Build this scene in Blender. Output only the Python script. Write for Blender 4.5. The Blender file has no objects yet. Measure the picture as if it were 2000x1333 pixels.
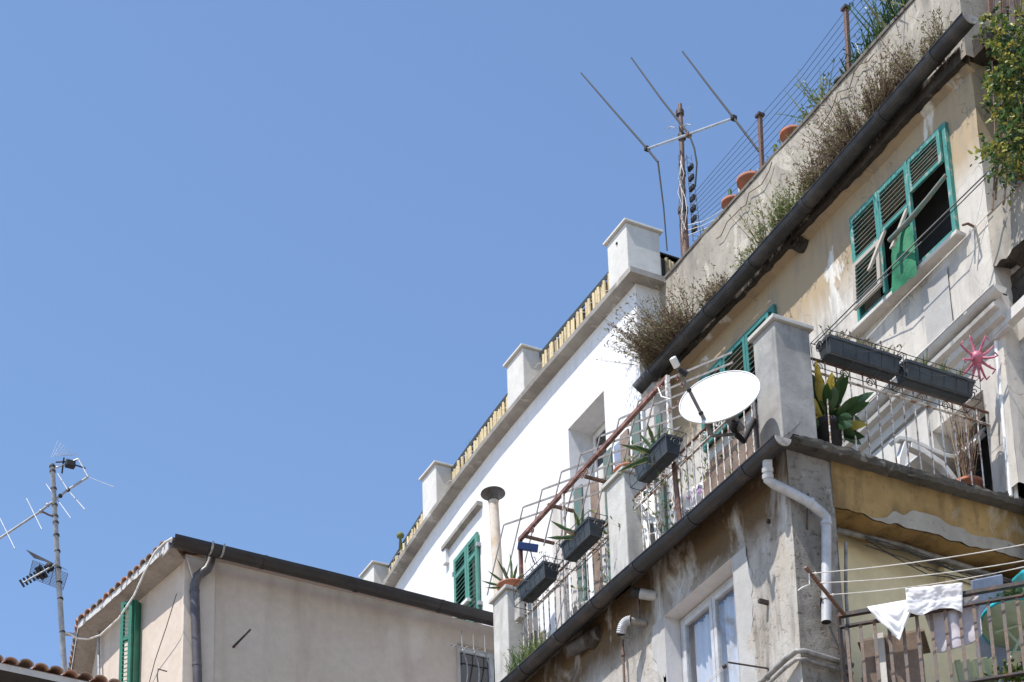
import bpy, math, random
from mathutils import Vector as V, Matrix, noise
random.seed(7)
sc = bpy.context.scene
COL = sc.collection
# ------------------------------------------------------------------ camera, sky, sun
F, PX, PY = 4253.2, 1000.0, 2000.0                      # focal length and principal point in photo pixels (2000 wide)
YAW, PITCH, ROLL = 0.483948, 0.318531, -0.029425        # X = across the street, Y = along it, Z = up
fw = V((math.sin(YAW)*math.cos(PITCH), math.cos(YAW)*math.cos(PITCH), math.sin(PITCH)))
r0 = V((math.cos(YAW), -math.sin(YAW), 0)); u0 = r0.cross(fw)
rt = math.cos(ROLL)*r0 + math.sin(ROLL)*u0
up = -math.sin(ROLL)*r0 + math.cos(ROLL)*u0
CAM = V((0, 0, 1.6))
cd = bpy.data.cameras.new('camera'); cam = bpy.data.objects.new('camera', cd); COL.objects.link(cam)
cd.sensor_fit = 'HORIZONTAL'; cd.sensor_width = 36.0; cd.lens = 36.0*F/2000.0
cd.shift_y = (PY-666.5)/2000.0; cd.clip_start = 0.1; cd.clip_end = 3000
Mx = Matrix((rt, up, -fw)).transposed().to_4x4(); Mx.translation = CAM; cam.matrix_world = Mx
sc.camera = cam
EL, AL = math.radians(61), math.radians(13)
SUN = V((-math.cos(AL)*math.cos(EL), -math.sin(AL)*math.cos(EL), math.sin(EL)))   # towards the sun
w = bpy.data.worlds.new('World'); sc.world = w; w.use_nodes = True
nt = w.node_tree; bg = nt.nodes['Background']
sky = nt.nodes.new('ShaderNodeTexSky'); sky.sky_type = 'NISHITA'; sky.sun_disc = False
sky.sun_elevation = EL; sky.sun_rotation = math.atan2(SUN.x, SUN.y)
sky.altitude = 50; sky.air_density = 1.0; sky.dust_density = 0.3; sky.ozone_density = 3.6
nt.links.new(sky.outputs[0], bg.inputs[0]); bg.inputs[1].default_value = 0.15
sd = bpy.data.lights.new('sun', 'SUN'); sd.energy = 4.3; sd.angle = math.radians(0.55); sd.color = (1.0, 0.955, 0.89)
so = bpy.data.objects.new('sun', sd); COL.objects.link(so)
so.rotation_euler = SUN.to_track_quat('Z', 'Y').to_euler(); so.location = (-10, -5, 40)
vs = sc.view_settings; vs.view_transform = 'Standard'; vs.look = 'None'; vs.exposure = 0.63; vs.gamma = 1.0

# ------------------------------------------------------------------ pixel -> direction -> point on the surface it touches
def ray(x, y): return ((x-PX)/F)*rt - ((y-PY)/F)*up + fw
def onx(x, y, X): d = ray(x, y); return CAM + d*(X/d.x)
def ony(x, y, Y): d = ray(x, y); return CAM + d*(Y/d.y)
def onz(x, y, Z): d = ray(x, y); return CAM + d*((Z-CAM.z)/d.z)
def dep(x, y, t): return CAM + ray(x, y)*t

# ------------------------------------------------------------------ mesh builder
class MB:
    def __init__(s): s.v = []; s.f = []; s.m = []; s.sm = []
    def add(s, vs, fs, mi=0, smooth=False):
        o = len(s.v); s.v += [V(p) for p in vs]
        for f in fs: s.f.append([i+o for i in f]); s.m.append(mi); s.sm.append(smooth)
    def quad(s, a, b, c, d, mi=0): s.add([a, b, c, d], [(0, 1, 2, 3)], mi)
    def box(s, x0, x1, y0, y1, z0, z1, mi=0):
        s.add([(x0,y0,z0),(x1,y0,z0),(x1,y1,z0),(x0,y1,z0),(x0,y0,z1),(x1,y0,z1),(x1,y1,z1),(x0,y1,z1)],
              [(0,3,2,1),(4,5,6,7),(0,1,5,4),(1,2,6,5),(2,3,7,6),(3,0,4,7)], mi)
    def obox(s, c, ax, ay, az, mi=0):                     # oriented box: centre and three half-axes
        c = V(c); ax = V(ax); ay = V(ay); az = V(az)
        P = [c+i*ax+j*ay+k*az for k in (-1,1) for i, j in ((-1,-1),(1,-1),(1,1),(-1,1))]
        s.add(P, [(0,3,2,1),(4,5,6,7),(0,1,5,4),(1,2,6,5),(2,3,7,6),(3,0,4,7)], mi)
    def bar(s, a, b, wd, hg, side=None, mi=0):            # rectangular bar from a to b
        a = V(a); b = V(b); d = (b-a); L = d.length; d.normalize()
        sd_ = V(side) if side is not None else (V((0,0,1)) if abs(d.z) < .9 else V((1,0,0)))
        n = d.cross(sd_).normalized(); m = n.cross(d).normalized()
        s.obox((a+b)/2, d*L/2, n*wd/2, m*hg/2, mi)
    def tube(s, pts, r, n=8, mi=0, caps=True, smooth=True):
        pts = [V(p) for p in pts]; k = len(pts); rs = r if isinstance(r, (list, tuple)) else [r]*k
        ref = None; vs_ = []
        for i, p in enumerate(pts):
            d = (pts[min(i+1, k-1)]-pts[max(i-1, 0)]).normalized()
            if ref is None: ref = V((0,0,1)) if abs(d.z) < .9 else V((1,0,0))
            a = (ref - d*ref.dot(d)).normalized(); b = d.cross(a); ref = a
            for j in range(n):
                t = 2*math.pi*j/n; vs_.append(p + rs[i]*(math.cos(t)*a+math.sin(t)*b))
        fs = [(i*n+j, i*n+(j+1)%n, (i+1)*n+(j+1)%n, (i+1)*n+j) for i in range(k-1) for j in range(n)]
        s.add(vs_, fs, mi, smooth)
        if caps:
            s.add(vs_[:n], [tuple(range(n))[::-1]], mi); s.add(vs_[-n:], [tuple(range(n))], mi)
    def lathe(s, prof, c=(0,0,0), n=16, axis=V((0,0,1)), mi=0, smooth=True):
        axis = V(axis).normalized(); a = axis.orthogonal().normalized(); b = axis.cross(a); c = V(c)
        vs_ = [c + axis*z + r*(math.cos(2*math.pi*j/n)*a+math.sin(2*math.pi*j/n)*b) for r, z in prof for j in range(n)]
        fs = [(i*n+j, i*n+(j+1)%n, (i+1)*n+(j+1)%n, (i+1)*n+j) for i in range(len(prof)-1) for j in range(n)]
        s.add(vs_, fs, mi, smooth)
    def ball(s, c, r, n=10, mi=0):
        k = n//2; s.lathe([(max(1e-4, r*math.sin(math.pi*i/k)), -r*math.cos(math.pi*i/k)) for i in range(k+1)], c, n, mi=mi)
    def grid(s, fn, us, vs_, skip=None, mi=0, smooth=True, flip=False):
        nu, nv = len(us), len(vs_)
        P = [fn(u, v) for u in us for v in vs_]; fs = []
        for i in range(nu-1):
            for j in range(nv-1):
                if skip and skip((us[i]+us[i+1])/2, (vs_[j]+vs_[j+1])/2): continue
                q = (i*nv+j, (i+1)*nv+j, (i+1)*nv+j+1, i*nv+j+1); fs.append(q[::-1] if flip else q)
        s.add(P, fs, mi, smooth)
    def sweep(s, path, prof, mi=0, smooth=False, closed=True):   # prof: list of (side, z); path points; side is horizontal normal
        path = [V(p) for p in path]; k = len(path); n = len(prof); vs_ = []
        for i, p in enumerate(path):
            d = path[min(i+1, k-1)]-path[max(i-1, 0)]; d.z = 0; d.normalize(); sd_ = V((d.y, -d.x, 0))
            vs_ += [p + sd_*a + V((0,0,z)) for a, z in prof]
        m = n if closed else n-1
        fs = [(i*n+j, i*n+(j+1)%n, (i+1)*n+(j+1)%n, (i+1)*n+j) for i in range(k-1) for j in range(m)]
        s.add(vs_, fs, mi, smooth)
        if closed: s.add(vs_[:n], [tuple(range(n))[::-1]], mi); s.add(vs_[-n:], [tuple(range(n))], mi)
    def blade(s, base, d, up_, L, W, bend=.3, segs=3, mi=0, tip=0.05, fold=0):
        base = V(base); d = V(d).normalized(); up_ = V(up_); sd_ = d.cross(up_)
        if sd_.length < 1e-3: sd_ = d.orthogonal()
        sd_.normalize(); nn = sd_.cross(d).normalized(); vs_ = []; p = base.copy()
        for i in range(segs+1):
            t = i/segs; wd = W*max(tip, math.sin(math.pi*(.18+.82*t))**.8 if t < 1 else tip)
            c = base + d*(L*t) - nn*(bend*L*t*t)
            if fold: vs_ += [c-sd_*wd/2, c-nn*fold*wd, c+sd_*wd/2]
            else: vs_ += [c-sd_*wd/2, c+sd_*wd/2]
        k = 3 if fold else 2
        s.add(vs_, [(i*k+j, i*k+j+1, (i+1)*k+j+1, (i+1)*k+j) for i in range(segs) for j in range(k-1)], mi, True)

def span(a, b, step, extra=()):
    n = max(1, int(round(abs(b-a)/step))); L = [a+(b-a)*i/n for i in range(n+1)]
    lo, hi = min(a, b), max(a, b)
    for e in extra:
        if lo < e < hi:
            L = [q for q in L if abs(q-e) > step*.3 or q in (a, b)] + [e]
    return sorted(set(L))

BASE = {}
def thing(name, label, cat, loc=(0,0,0), group=None, kind=None):
    o = bpy.data.objects.new(name, None); COL.objects.link(o); o.location = loc; o.empty_display_size = .1
    o['label'] = label; o['category'] = cat
    if group: o['group'] = group
    BASE[o.name] = V(loc); return o
def tag(o, label=None, cat=None, group=None, kind=None):
    for k, v in (('label', label), ('category', cat), ('group', group), ('kind', kind)):
        if v: o[k] = v
    return o
def mesh(name, mb, mats, off=V((0,0,0))):
    me = bpy.data.meshes.new(name)
    me.from_pydata([tuple(p-off) for p in mb.v], [], mb.f)
    for m in (mats if isinstance(mats, (list, tuple)) else [mats]): me.materials.append(m)
    me.polygons.foreach_set('material_index', mb.m); me.polygons.foreach_set('use_smooth', mb.sm)
    me.update(); return me
def mk(name, mb, mats, parent=None, bevel=0, kind=None, label=None):
    """mesh given in world coordinates; origin at the parent's base (or at the mesh's own base when top-level)"""
    if parent: off = BASE[parent.name]
    else:
        n = len(mb.v); off = V((sum(p.x for p in mb.v)/n, sum(p.y for p in mb.v)/n, min(p.z for p in mb.v)))
    o = bpy.data.objects.new(name, mesh(name, mb, mats, off)); COL.objects.link(o)
    if parent: o.parent = parent
    else: o.location = off
    BASE[o.name] = off
    if bevel:
        b = o.modifiers.new('bevel', 'BEVEL'); b.width = bevel; b.segments = 2; b.limit_method = 'ANGLE'
    if kind: o['kind'] = kind
    if label: o['label'] = label
    return o
def inst(name, me, parent, loc, rot=(0,0,0), scale=(1,1,1)):
    """a piece sharing mesh data, at a world position"""
    o = bpy.data.objects.new(name, me); COL.objects.link(o)
    o.location = V(loc)-BASE[parent.name] if parent else V(loc)
    o.rotation_euler = rot; o.scale = scale
    if parent: o.parent = parent
    BASE[o.name] = V(loc); return o

# ------------------------------------------------------------------ materials
def nmat(name):
    m = bpy.data.materials.new(name); m.use_nodes = True; t = m.node_tree
    return m, t, t.nodes['Principled BSDF']
def N(t, typ, **kw):
    n = t.nodes.new(typ)
    for k, v in kw.items(): setattr(n, k, v)
    return n
def ramp(t, fac, stops):
    r = N(t, 'ShaderNodeValToRGB'); e = r.color_ramp.elements
    while len(e) < len(stops): e.new(.5)
    for el, (p, c) in zip(e, stops): el.position = p; el.color = (*c, 1) if len(c) == 3 else c
    t.links.new(fac, r.inputs[0]); return r.outputs[0]
def noi(t, co, scale, detail=4, rough=.55, dist=0.0):
    n = N(t, 'ShaderNodeTexNoise'); n.inputs['Scale'].default_value = scale; n.inputs['Detail'].default_value = detail
    n.inputs['Roughness'].default_value = rough; n.inputs['Distortion'].default_value = dist
    t.links.new(co, n.inputs['Vector']); return n.outputs[0]
def mapping(t, co, scale=(1,1,1), loc=(0,0,0)):
    m = N(t, 'ShaderNodeMapping'); m.inputs['Scale'].default_value = scale; m.inputs['Location'].default_value = loc
    t.links.new(co, m.inputs['Vector']); return m.outputs[0]
def mix(t, f, a, b, mode='MIX'):
    m = N(t, 'ShaderNodeMix', data_type='RGBA', blend_type=mode)
    for i, x in ((0, f), (6, a), (7, b)):
        if hasattr(x, 'links'): t.links.new(x, m.inputs[i])
        else: m.inputs[i].default_value = x if i == 0 else (*x, 1)
    return m.outputs[2]
def coords(t):
    g = N(t, 'ShaderNodeNewGeometry'); return g.outputs['Position'], g.outputs['Random Per Island']
def bumpit(t, bsdf, h, strength=.4, dist=.01):
    b = N(t, 'ShaderNodeBump'); b.inputs['Strength'].default_value = strength; b.inputs['Distance'].default_value = dist
    t.links.new(h, b.inputs['Height']); t.links.new(b.outputs[0], bsdf.inputs['Normal'])
def simple(name, col, rough=.6, metal=0.0, col2=None, scale=6, lo=.42, hi=.62, bump=0, bdist=.004, streak=False, island=0, trans=0):
    m, t, b = nmat(name); co, isl = coords(t)
    b.inputs['Roughness'].default_value = rough; b.inputs['Metallic'].default_value = metal
    c2 = col2 or tuple(c*.75 for c in col)
    cc = mapping(t, co, (1,1,.12)) if streak else co
    n1 = noi(t, cc, scale, 5, .62); n2 = noi(t, co, scale*7, 3, .6)
    c = ramp(t, n1, [(lo, col), (hi, c2)])
    c = mix(t, .16, c, ramp(t, n2, [(.3, (0,0,0)), (.7, (1,1,1))]), 'SOFT_LIGHT')
    if island:
        c = mix(t, island, c, ramp(t, isl, [(0, tuple(x*.45 for x in c2)), (.5, col), (1, tuple(min(1, x*1.6) for x in col))]))
    t.links.new(c, b.inputs['Base Color'])
    if bump: bumpit(t, b, n2, bump, bdist)
    if trans:
        b.inputs['Subsurface Weight'].default_value = 0
        tr = N(t, 'ShaderNodeBsdfTranslucent'); t.links.new(c, tr.inputs['Color'])
        ms = N(t, 'ShaderNodeMixShader'); ms.inputs[0].default_value = trans
        t.links.new(b.outputs[0], ms.inputs[1]); t.links.new(tr.outputs[0], ms.inputs[2])
        t.links.new(ms.outputs[0], t.nodes['Material Output'].inputs[0])
    return m
def plaster(name, base, alt, stain, patch=None, s_alt=.9, s_stain=1.4, p_lo=.52, stain_amt=.6, alt_lo=.42, alt_hi=.6, bump=.5, bdist=.012, cracks=.0, pit=0, zmix=None, soft=.035):
    """lime plaster: two tones, vertical run-off streaks, flaked patches, grain and cracks"""
    m, t, b = nmat(name); co, isl = coords(t)
    b.inputs['Roughness'].default_value = .93; b.inputs['Specular IOR Level'].default_value = .2
    n1 = noi(t, co, s_alt, 8, .62, .3); c = ramp(t, n1, [(alt_lo, base), (alt_hi, alt)])
    n3 = noi(t, co, 9, 6, .65); c = mix(t, .35, c, ramp(t, n3, [(.3, tuple(x*.72 for x in base)), (.7, tuple(min(1, x*1.12) for x in base))]))
    h = mix(t, .5, n3, noi(t, co, 45, 5, .7))
    if zmix:                                              # old paint and stains above a ragged height, darkened to stand for eave shade
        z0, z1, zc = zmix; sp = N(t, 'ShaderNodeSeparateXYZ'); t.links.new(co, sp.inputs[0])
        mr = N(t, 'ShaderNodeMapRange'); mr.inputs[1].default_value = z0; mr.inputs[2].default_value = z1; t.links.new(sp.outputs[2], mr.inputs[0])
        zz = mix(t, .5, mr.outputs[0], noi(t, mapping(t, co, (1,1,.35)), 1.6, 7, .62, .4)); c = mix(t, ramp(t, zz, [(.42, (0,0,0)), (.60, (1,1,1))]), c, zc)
    if patch:
        n4 = noi(t, mapping(t, co, (1,1,.7), (3.1,1.7,.4)), s_alt*1.5, 7, .6, .6)
        msk = ramp(t, n4, [(p_lo, (0,0,0)), (p_lo+soft, (1,1,1))]); c = mix(t, msk, c, patch); h = mix(t, .35, h, msk)
    st = noi(t, mapping(t, co, (1,1,.16), (.3,.9,0)), s_stain*2.2, 6, .6, .2)
    big = noi(t, mapping(t, co, (1,1,1), (7,2,5)), s_stain*.5, 3, .5)
    sm_ = mix(t, 1.0, ramp(t, st, [(.47, (0,0,0)), (.70, (1,1,1))]), ramp(t, big, [(.38, (0,0,0)), (.6, (1,1,1))]), 'MULTIPLY')
    sm2 = mix(t, 1.0, sm_, (stain_amt,)*3, 'MULTIPLY'); c = mix(t, sm2, c, stain)
    if cracks:
        vo = N(t, 'ShaderNodeTexVoronoi', feature='DISTANCE_TO_EDGE'); vo.inputs['Scale'].default_value = 1.1
        w_ = N(t, 'ShaderNodeVectorMath', operation='ADD')
        nn = N(t, 'ShaderNodeTexNoise'); nn.inputs['Scale'].default_value = 3; t.links.new(co, nn.inputs['Vector'])
        sc_ = N(t, 'ShaderNodeVectorMath', operation='SCALE'); sc_.inputs['Scale'].default_value = .7
        t.links.new(nn.outputs['Color'], sc_.inputs[0]); t.links.new(co, w_.inputs[0]); t.links.new(sc_.outputs[0], w_.inputs[1])
        t.links.new(w_.outputs[0], vo.inputs['Vector'])
        ck = ramp(t, vo.outputs['Distance'], [(.0, (1,1,1)), (.006, (0,0,0))])
        ck = mix(t, 1.0, ck, ramp(t, big, [(.42, (0,0,0)), (.52, (cracks,)*3)]), 'MULTIPLY')
        c = mix(t, ck, c, tuple(x*.25 for x in stain))
    if pit:
        pn = noi(t, co, 14, 4, .7, .4); pm = ramp(t, pn, [(.6, (0,0,0)), (.68, (1,1,1))]); c = mix(t, mix(t, 1, pm, (pit,)*3, 'MULTIPLY'), c, tuple(x*.5 for x in stain))
        h = mix(t, .3, h, ramp(t, pn, [(.55, (1,1,1)), (.68, (0,0,0))]))
    t.links.new(c, b.inputs['Base Color']); bumpit(t, b, h, bump, bdist); return m
def rusty(name, paint, rust=(.14,.072,.045), amt=.5, rough=.6, metal=.0, scale=9):
    m, t, b = nmat(name); co, isl = coords(t)
    n1 = noi(t, co, scale, 7, .68, .3); msk = ramp(t, n1, [(amt-.05, (0,0,0)), (amt+.06, (1,1,1))])
    r2 = ramp(t, noi(t, co, scale*5, 4, .6), [(.3, tuple(x*.5 for x in rust)), (.7, tuple(x*1.5 for x in rust))])
    c = mix(t, msk, paint, r2); t.links.new(c, b.inputs['Base Color'])
    b.inputs['Roughness'].default_value = rough; b.inputs['Metallic'].default_value = metal
    bumpit(t, b, n1, .4, .003); return m
def glassy(name, col=(.02,.025,.03), rough=.04):
    m, t, b = nmat(name); co, isl = coords(t)
    n = noi(t, co, 1.5, 3); t.links.new(ramp(t, n, [(.3, col), (.7, tuple(c*1.8 for c in col))]), b.inputs['Base Color'])
    b.inputs['Roughness'].default_value = rough; b.inputs['Specular IOR Level'].default_value = .8
    bumpit(t, b, noi(t, co, 1.1, 1), .12, .01); return m

M = {}
M['white_plaster'] = plaster('white_plaster', (.74,.74,.745), (.70,.70,.705), (.52,.50,.47), stain_amt=.5, s_stain=2.2, bump=.35)
M['cornice'] = plaster('cornice_cement', (.36,.34,.31), (.27,.25,.225), (.12,.11,.10), patch=(.50,.48,.44), p_lo=.60, s_alt=2.2, stain_amt=.7)
M['pillar_white'] = plaster('pillar_white', (.60,.585,.555), (.54,.525,.49), (.34,.32,.29), s_alt=1.7, stain_amt=.45, bump=.3)
M['pillar_grey'] = plaster('pillar_grey', (.36,.35,.33), (.24,.235,.228), (.11,.108,.105), patch=(.47,.46,.44), p_lo=.60, soft=.1, s_alt=3.4, s_stain=3.0, stain_amt=.7, bump=.55)
M['pillar_old'] = plaster('pillar_old', (.52,.505,.475), (.42,.41,.385), (.20,.19,.175), s_alt=2.6, s_stain=3, stain_amt=.75, bump=.5)
M['cap_stone'] = plaster('cap_stone', (.50,.485,.455), (.40,.39,.365), (.24,.23,.22), s_alt=3, s_stain=2.5, stain_amt=.6)
M['top_wall'] = plaster('top_wall', (.55,.51,.455), (.48,.45,.41), (.20,.19,.175), patch=(.62,.59,.54), p_lo=.60, s_alt=.8, s_stain=3.2, stain_amt=.75, cracks=.5, zmix=(16.2, 17.5, (.37,.285,.185)))  # ochre paint near the eave, deepened to carry some of its shadow
M['parapet'] = plaster('parapet_cement', (.37,.335,.28), (.28,.25,.21), (.12,.11,.10), patch=(.46,.42,.355), p_lo=.58, s_alt=1.8, s_stain=2.4, stain_amt=.75, cracks=.6, pit=.4)
M['low_wall'] = plaster('low_wall', (.42,.395,.36), (.37,.315,.25), (.12,.10,.08), patch=(.50,.485,.46), p_lo=.52, soft=.14, s_alt=1.3, s_stain=2.6, stain_amt=.9, cracks=.35, pit=.5, bump=.8, bdist=.02, zmix=(11.8, 12.7, (.125,.082,.045)))  # brown stain below the gutter, with shade darkened into its colour
M['ochre'] = plaster('ochre_beam', (.36,.235,.095), (.21,.125,.05), (.07,.05,.03), patch=(.40,.34,.25), p_lo=.60, soft=.1, zmix=(12.55, 13.1, (.115,.075,.035)), s_alt=1.5, s_stain=2.2, stain_amt=.9, pit=.3, bump=.7)  # stain below the slab, with shade darkened into its colour
M['yellow'] = plaster('yellow_wall', (.78,.665,.43), (.73,.60,.36), (.42,.31,.16), s_alt=.7, stain_amt=.4, bump=.3)
M['stucco'] = plaster('rough_stucco', (.27,.245,.215), (.20,.18,.155), (.09,.08,.07), patch=(.36,.335,.30), p_lo=.58, soft=.12, s_alt=2.4, s_stain=3, stain_amt=.8, cracks=.3, pit=.6, bump=1.0, bdist=.03)
M['surround'] = plaster('surround_cement', (.42,.41,.395), (.37,.355,.335), (.27,.24,.205), s_alt=2.0, stain_amt=.4)
M['side_wall'] = plaster('side_wall', (.56,.54,.52), (.42,.40,.38), (.22,.20,.18), patch=(.70,.70,.71), p_lo=.54, s_alt=1.6, stain_amt=.6)
M['tan_wall'] = plaster('tan_wall', (.56,.475,.40), (.525,.44,.36), (.36,.285,.22), patch=(.60,.525,.45), p_lo=.56, soft=.12, s_alt=.8, s_stain=1.1, stain_amt=.65, bump=.3)
M['tan_strip'] = plaster('tan_strip', (.60,.52,.445), (.57,.49,.41), (.42,.35,.29), s_alt=.9, stain_amt=.35, bump=.2)
M['canopy'] = plaster('canopy_paint', (.58,.55,.51), (.50,.46,.42), (.26,.22,.19), s_alt=2, s_stain=2.4, stain_amt=.55, bump=.25)
M['white_room'] = plaster('white_room', (.64,.62,.61), (.66,.64,.66), (.45,.42,.42), s_alt=1.3, stain_amt=.3)
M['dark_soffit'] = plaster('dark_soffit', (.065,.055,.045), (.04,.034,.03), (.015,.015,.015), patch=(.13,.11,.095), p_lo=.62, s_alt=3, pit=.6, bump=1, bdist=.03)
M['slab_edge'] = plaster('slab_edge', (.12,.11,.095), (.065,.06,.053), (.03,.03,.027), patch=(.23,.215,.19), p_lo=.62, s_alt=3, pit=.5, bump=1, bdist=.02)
M['gutter'] = simple('gutter_metal', (.020,.019,.020), .5, .0, (.075,.066,.060), 5, .45, .8, bump=.3)
M['gutter_brown'] = simple('gutter_brown', (.026,.022,.022), .45, .0, (.016,.013,.013), 3, bump=.1)
M['gutter_low'] = simple('gutter_low', (.020,.018,.019), .5, .0, (.09,.065,.052), 4, .48, .85, bump=.4)
M['downpipe_brown'] = simple('downpipe_brown', (.085,.075,.08), .4, 0, (.06,.052,.055), 3)
M['pvc'] = simple('grey_pvc', (.44,.44,.45), .45, 0, (.34,.33,.33), 4, bump=.1)
M['pvc_dirty'] = simple('dirty_pvc', (.42,.40,.36), .5, 0, (.22,.19,.16), 7, bump=.2)
M['conduit'] = simple('conduit', (.26,.245,.23), .5, 0, (.14,.13,.12), 9, bump=.3)
M['rust'] = rusty('rusty_iron', (.10,.07,.055), amt=.42)
M['bar_brown'] = rusty('brown_bar', (.12,.095,.08), (.15,.095,.065), amt=.5)
M['rust_dark'] = rusty('dark_rusty_iron', (.035,.028,.026), (.09,.045,.03), amt=.55)
M['pink_rust'] = rusty('pink_rust_paint', (.30,.165,.135), (.14,.062,.042), amt=.46)
M['rust_white'] = rusty('chipped_white_iron', (.62,.60,.56), (.22,.12,.075), amt=.53, scale=16)
M['lattice'] = simple('lattice_slat', (.25,.23,.215), .75, 0, (.17,.155,.145), 14, bump=.2)
M['bamboo'] = simple('split_bamboo', (.60,.49,.28), .6, 0, (.42,.32,.17), 11, island=.0, streak=True)
M['bamboo_dark'] = simple('old_bamboo', (.30,.235,.14), .7, 0, (.18,.14,.09), 11, streak=True)
M['netting'] = simple('dark_netting', (.025,.03,.028), .8)
M['wire'] = simple('wire', (.05,.05,.055), .5)
M['wire_white'] = simple('white_cord', (.72,.69,.64), .7)
M['galv'] = simple('galvanised', (.36,.375,.39), .5, .3, (.26,.265,.27), 12)
M['alu'] = simple('aluminium', (.40,.41,.43), .45, .4, (.32,.33,.34), 9)
M['black'] = simple('black_plastic', (.015,.015,.017), .75)
M['teal'] = simple('chipped_teal', (.035,.18,.155), .55, 0, (.028,.145,.13), 8, bump=.25)
def flaky(name, a, b_, amt):
    m, t, b = nmat(name); co, isl = coords(t)
    n = noi(t, mapping(t, co, (1,1,.45)), 13, 7, .7, .3)
    c = mix(t, ramp(t, n, [(amt-.03, (0,0,0)), (amt+.03, (1,1,1))]), a, b_); t.links.new(c, b.inputs['Base Color'])
    b.inputs['Roughness'].default_value = .65; bumpit(t, b, n, .5, .004); return m
M['teal_flaky'] = flaky('flaky_teal', (.040,.205,.18), (.27,.30,.26), .57)
M['wood_grey'] = flaky('weathered_wood', (.36,.32,.27), (.11,.20,.17), .60)
M['slat_dark'] = flaky('weathered_slat', (.14,.145,.125), (.07,.16,.135), .52)
M['green'] = simple('shutter_green', (.022,.155,.095), .45, 0, (.018,.125,.078), 5)
M['green_sea'] = simple('shutter_sea_green', (.075,.235,.175), .5, 0, (.06,.19,.145), 5)
M['net_green'] = simple('green_sunshade', (.012,.17,.075), .8, 0, (.01,.11,.05), 9, bump=.3)
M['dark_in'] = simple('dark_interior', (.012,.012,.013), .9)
M['glass'] = glassy('window_glass', (.03,.035,.045))
M['glass_dark'] = glassy('window_glass_dark', (.012,.012,.014), .08)
M['white_paint'] = simple('white_paint', (.74,.74,.73), .5, 0, (.62,.61,.59), 6)
M['grey_frame'] = simple('grey_frame', (.50,.51,.53), .5, 0, (.40,.40,.41), 6)
M['dish'] = simple('dish_white', (.57,.57,.565), .45, 0, (.53,.53,.525), 2.5)
M['dish_grey'] = simple('dish_arm', (.16,.155,.155), .5, 0, (.10,.10,.10), 8)
M['planter'] = simple('planter_plastic', (.042,.052,.060), .55, 0, (.028,.034,.040), 5, bump=.1)
M['terracotta'] = simple('terracotta', (.40,.135,.07), .85, 0, (.26,.12,.08), 9, bump=.5)
M['tile'] = simple('roof_tile', (.48,.25,.165), .85, 0, (.36,.27,.21), 5, island=.0, bump=.5)
M['tile2'] = simple('old_roof_tile', (.36,.22,.16), .88, 0, (.28,.25,.21), 5, bump=.5)
M['board'] = flaky('flaking_board', (.50,.49,.47), (.13,.12,.115), .56)
M['soffit'] = simple('soffit_grey', (.33,.30,.275), .9, 0, (.26,.235,.21), 3, bump=.3)
M['agave'] = simple('agave_green', (.055,.115,.045), .5, 0, (.04,.085,.035), 9, trans=.12)
M['agave_edge'] = simple('agave_margin', (.42,.40,.16), .5, 0, (.33,.32,.12), 9, trans=.15)
M['leaf'] = simple('leaf_green', (.075,.145,.03), .5, 0, (.05,.10,.022), 4, island=.55, trans=.3)
M['leaf_yel'] = simple('leaf_yellow', (.24,.26,.045), .55, 0, (.14,.18,.035), 4, island=.5, trans=.3)
M['leaf_dark'] = simple('leaf_dark', (.030,.075,.022), .38, 0, (.022,.055,.018), 4, island=.5, trans=.15)
M['leaf_gold'] = simple('leaf_gold', (.44,.36,.07), .45, 0, (.34,.26,.05), 4, trans=.25)
M['dry'] = simple('dry_stalk', (.17,.115,.08), .85, 0, (.16,.11,.08), 5, island=.6, trans=.15)
M['dry_light'] = simple('dry_straw', (.28,.22,.14), .85, 0, (.26,.20,.13), 5, island=.6, trans=.2)
M['dry_green'] = simple('dry_green', (.20,.22,.085), .8, 0, (.14,.15,.06), 5, island=.6, trans=.25)
M['cloth'] = simple('white_cloth', (.80,.79,.80), .9, 0, (.77,.76,.78), 3, bump=.15, trans=.1)
M['cloth_grey'] = simple('lilac_cloth', (.52,.48,.50), .9, 0, (.47,.43,.46), 3, trans=.1)
M['pink'] = simple('pink_plastic', (.50,.14,.20), .5, 0, (.34,.08,.13), 14, bump=.2)
M['wood_brown'] = simple('brown_board', (.25,.18,.135), .7, 0, (.17,.12,.09), 6, streak=False, bump=.2)
M['turquoise'] = simple('turquoise_plastic', (.02,.42,.48), .4)
M['table_under'] = simple('table_underside', (.36,.42,.30), .5, 0, (.30,.36,.26), 2)
M['blue_paint'] = simple('blue_paint', (.02,.06,.22), .5)
M['bluegrey'] = simple('blue_grey_panel', (.24,.28,.38), .6, 0, (.19,.22,.31), 3)
M['flue'] = simple('cement_flue', (.56,.49,.41), .85, 0, (.46,.30,.17), 3, .48, .7, bump=.3)
M['flue_cap'] = simple('flue_cap', (.060,.055,.052), .7, 0, (.10,.09,.085), 9, bump=.3)
M['asphalt'] = simple('street_paving', (.28,.235,.185), .9, 0, (.23,.19,.15), 1.2, bump=.3)
def pattern_cloth(name):
    m, t, b = nmat(name); co, isl = coords(t)
    vo = N(t, 'ShaderNodeTexVoronoi'); vo.inputs['Scale'].default_value = 9; t.links.new(mapping(t, co, (1,1,.5)), vo.inputs['Vector'])
    n = noi(t, co, 6, 4, .6, 1.5)
    c = ramp(t, n, [(.36, (.30,.19,.36)), (.42, (.74,.72,.75)), (.60, (.78,.76,.78)), (.66, (.62,.40,.46)), (.70, (.74,.72,.75))])
    t.links.new(c, b.inputs['Base Color']); b.inputs['Roughness'].default_value = .8; return m
M['pattern'] = pattern_cloth('lilac_patterned_cloth')
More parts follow.
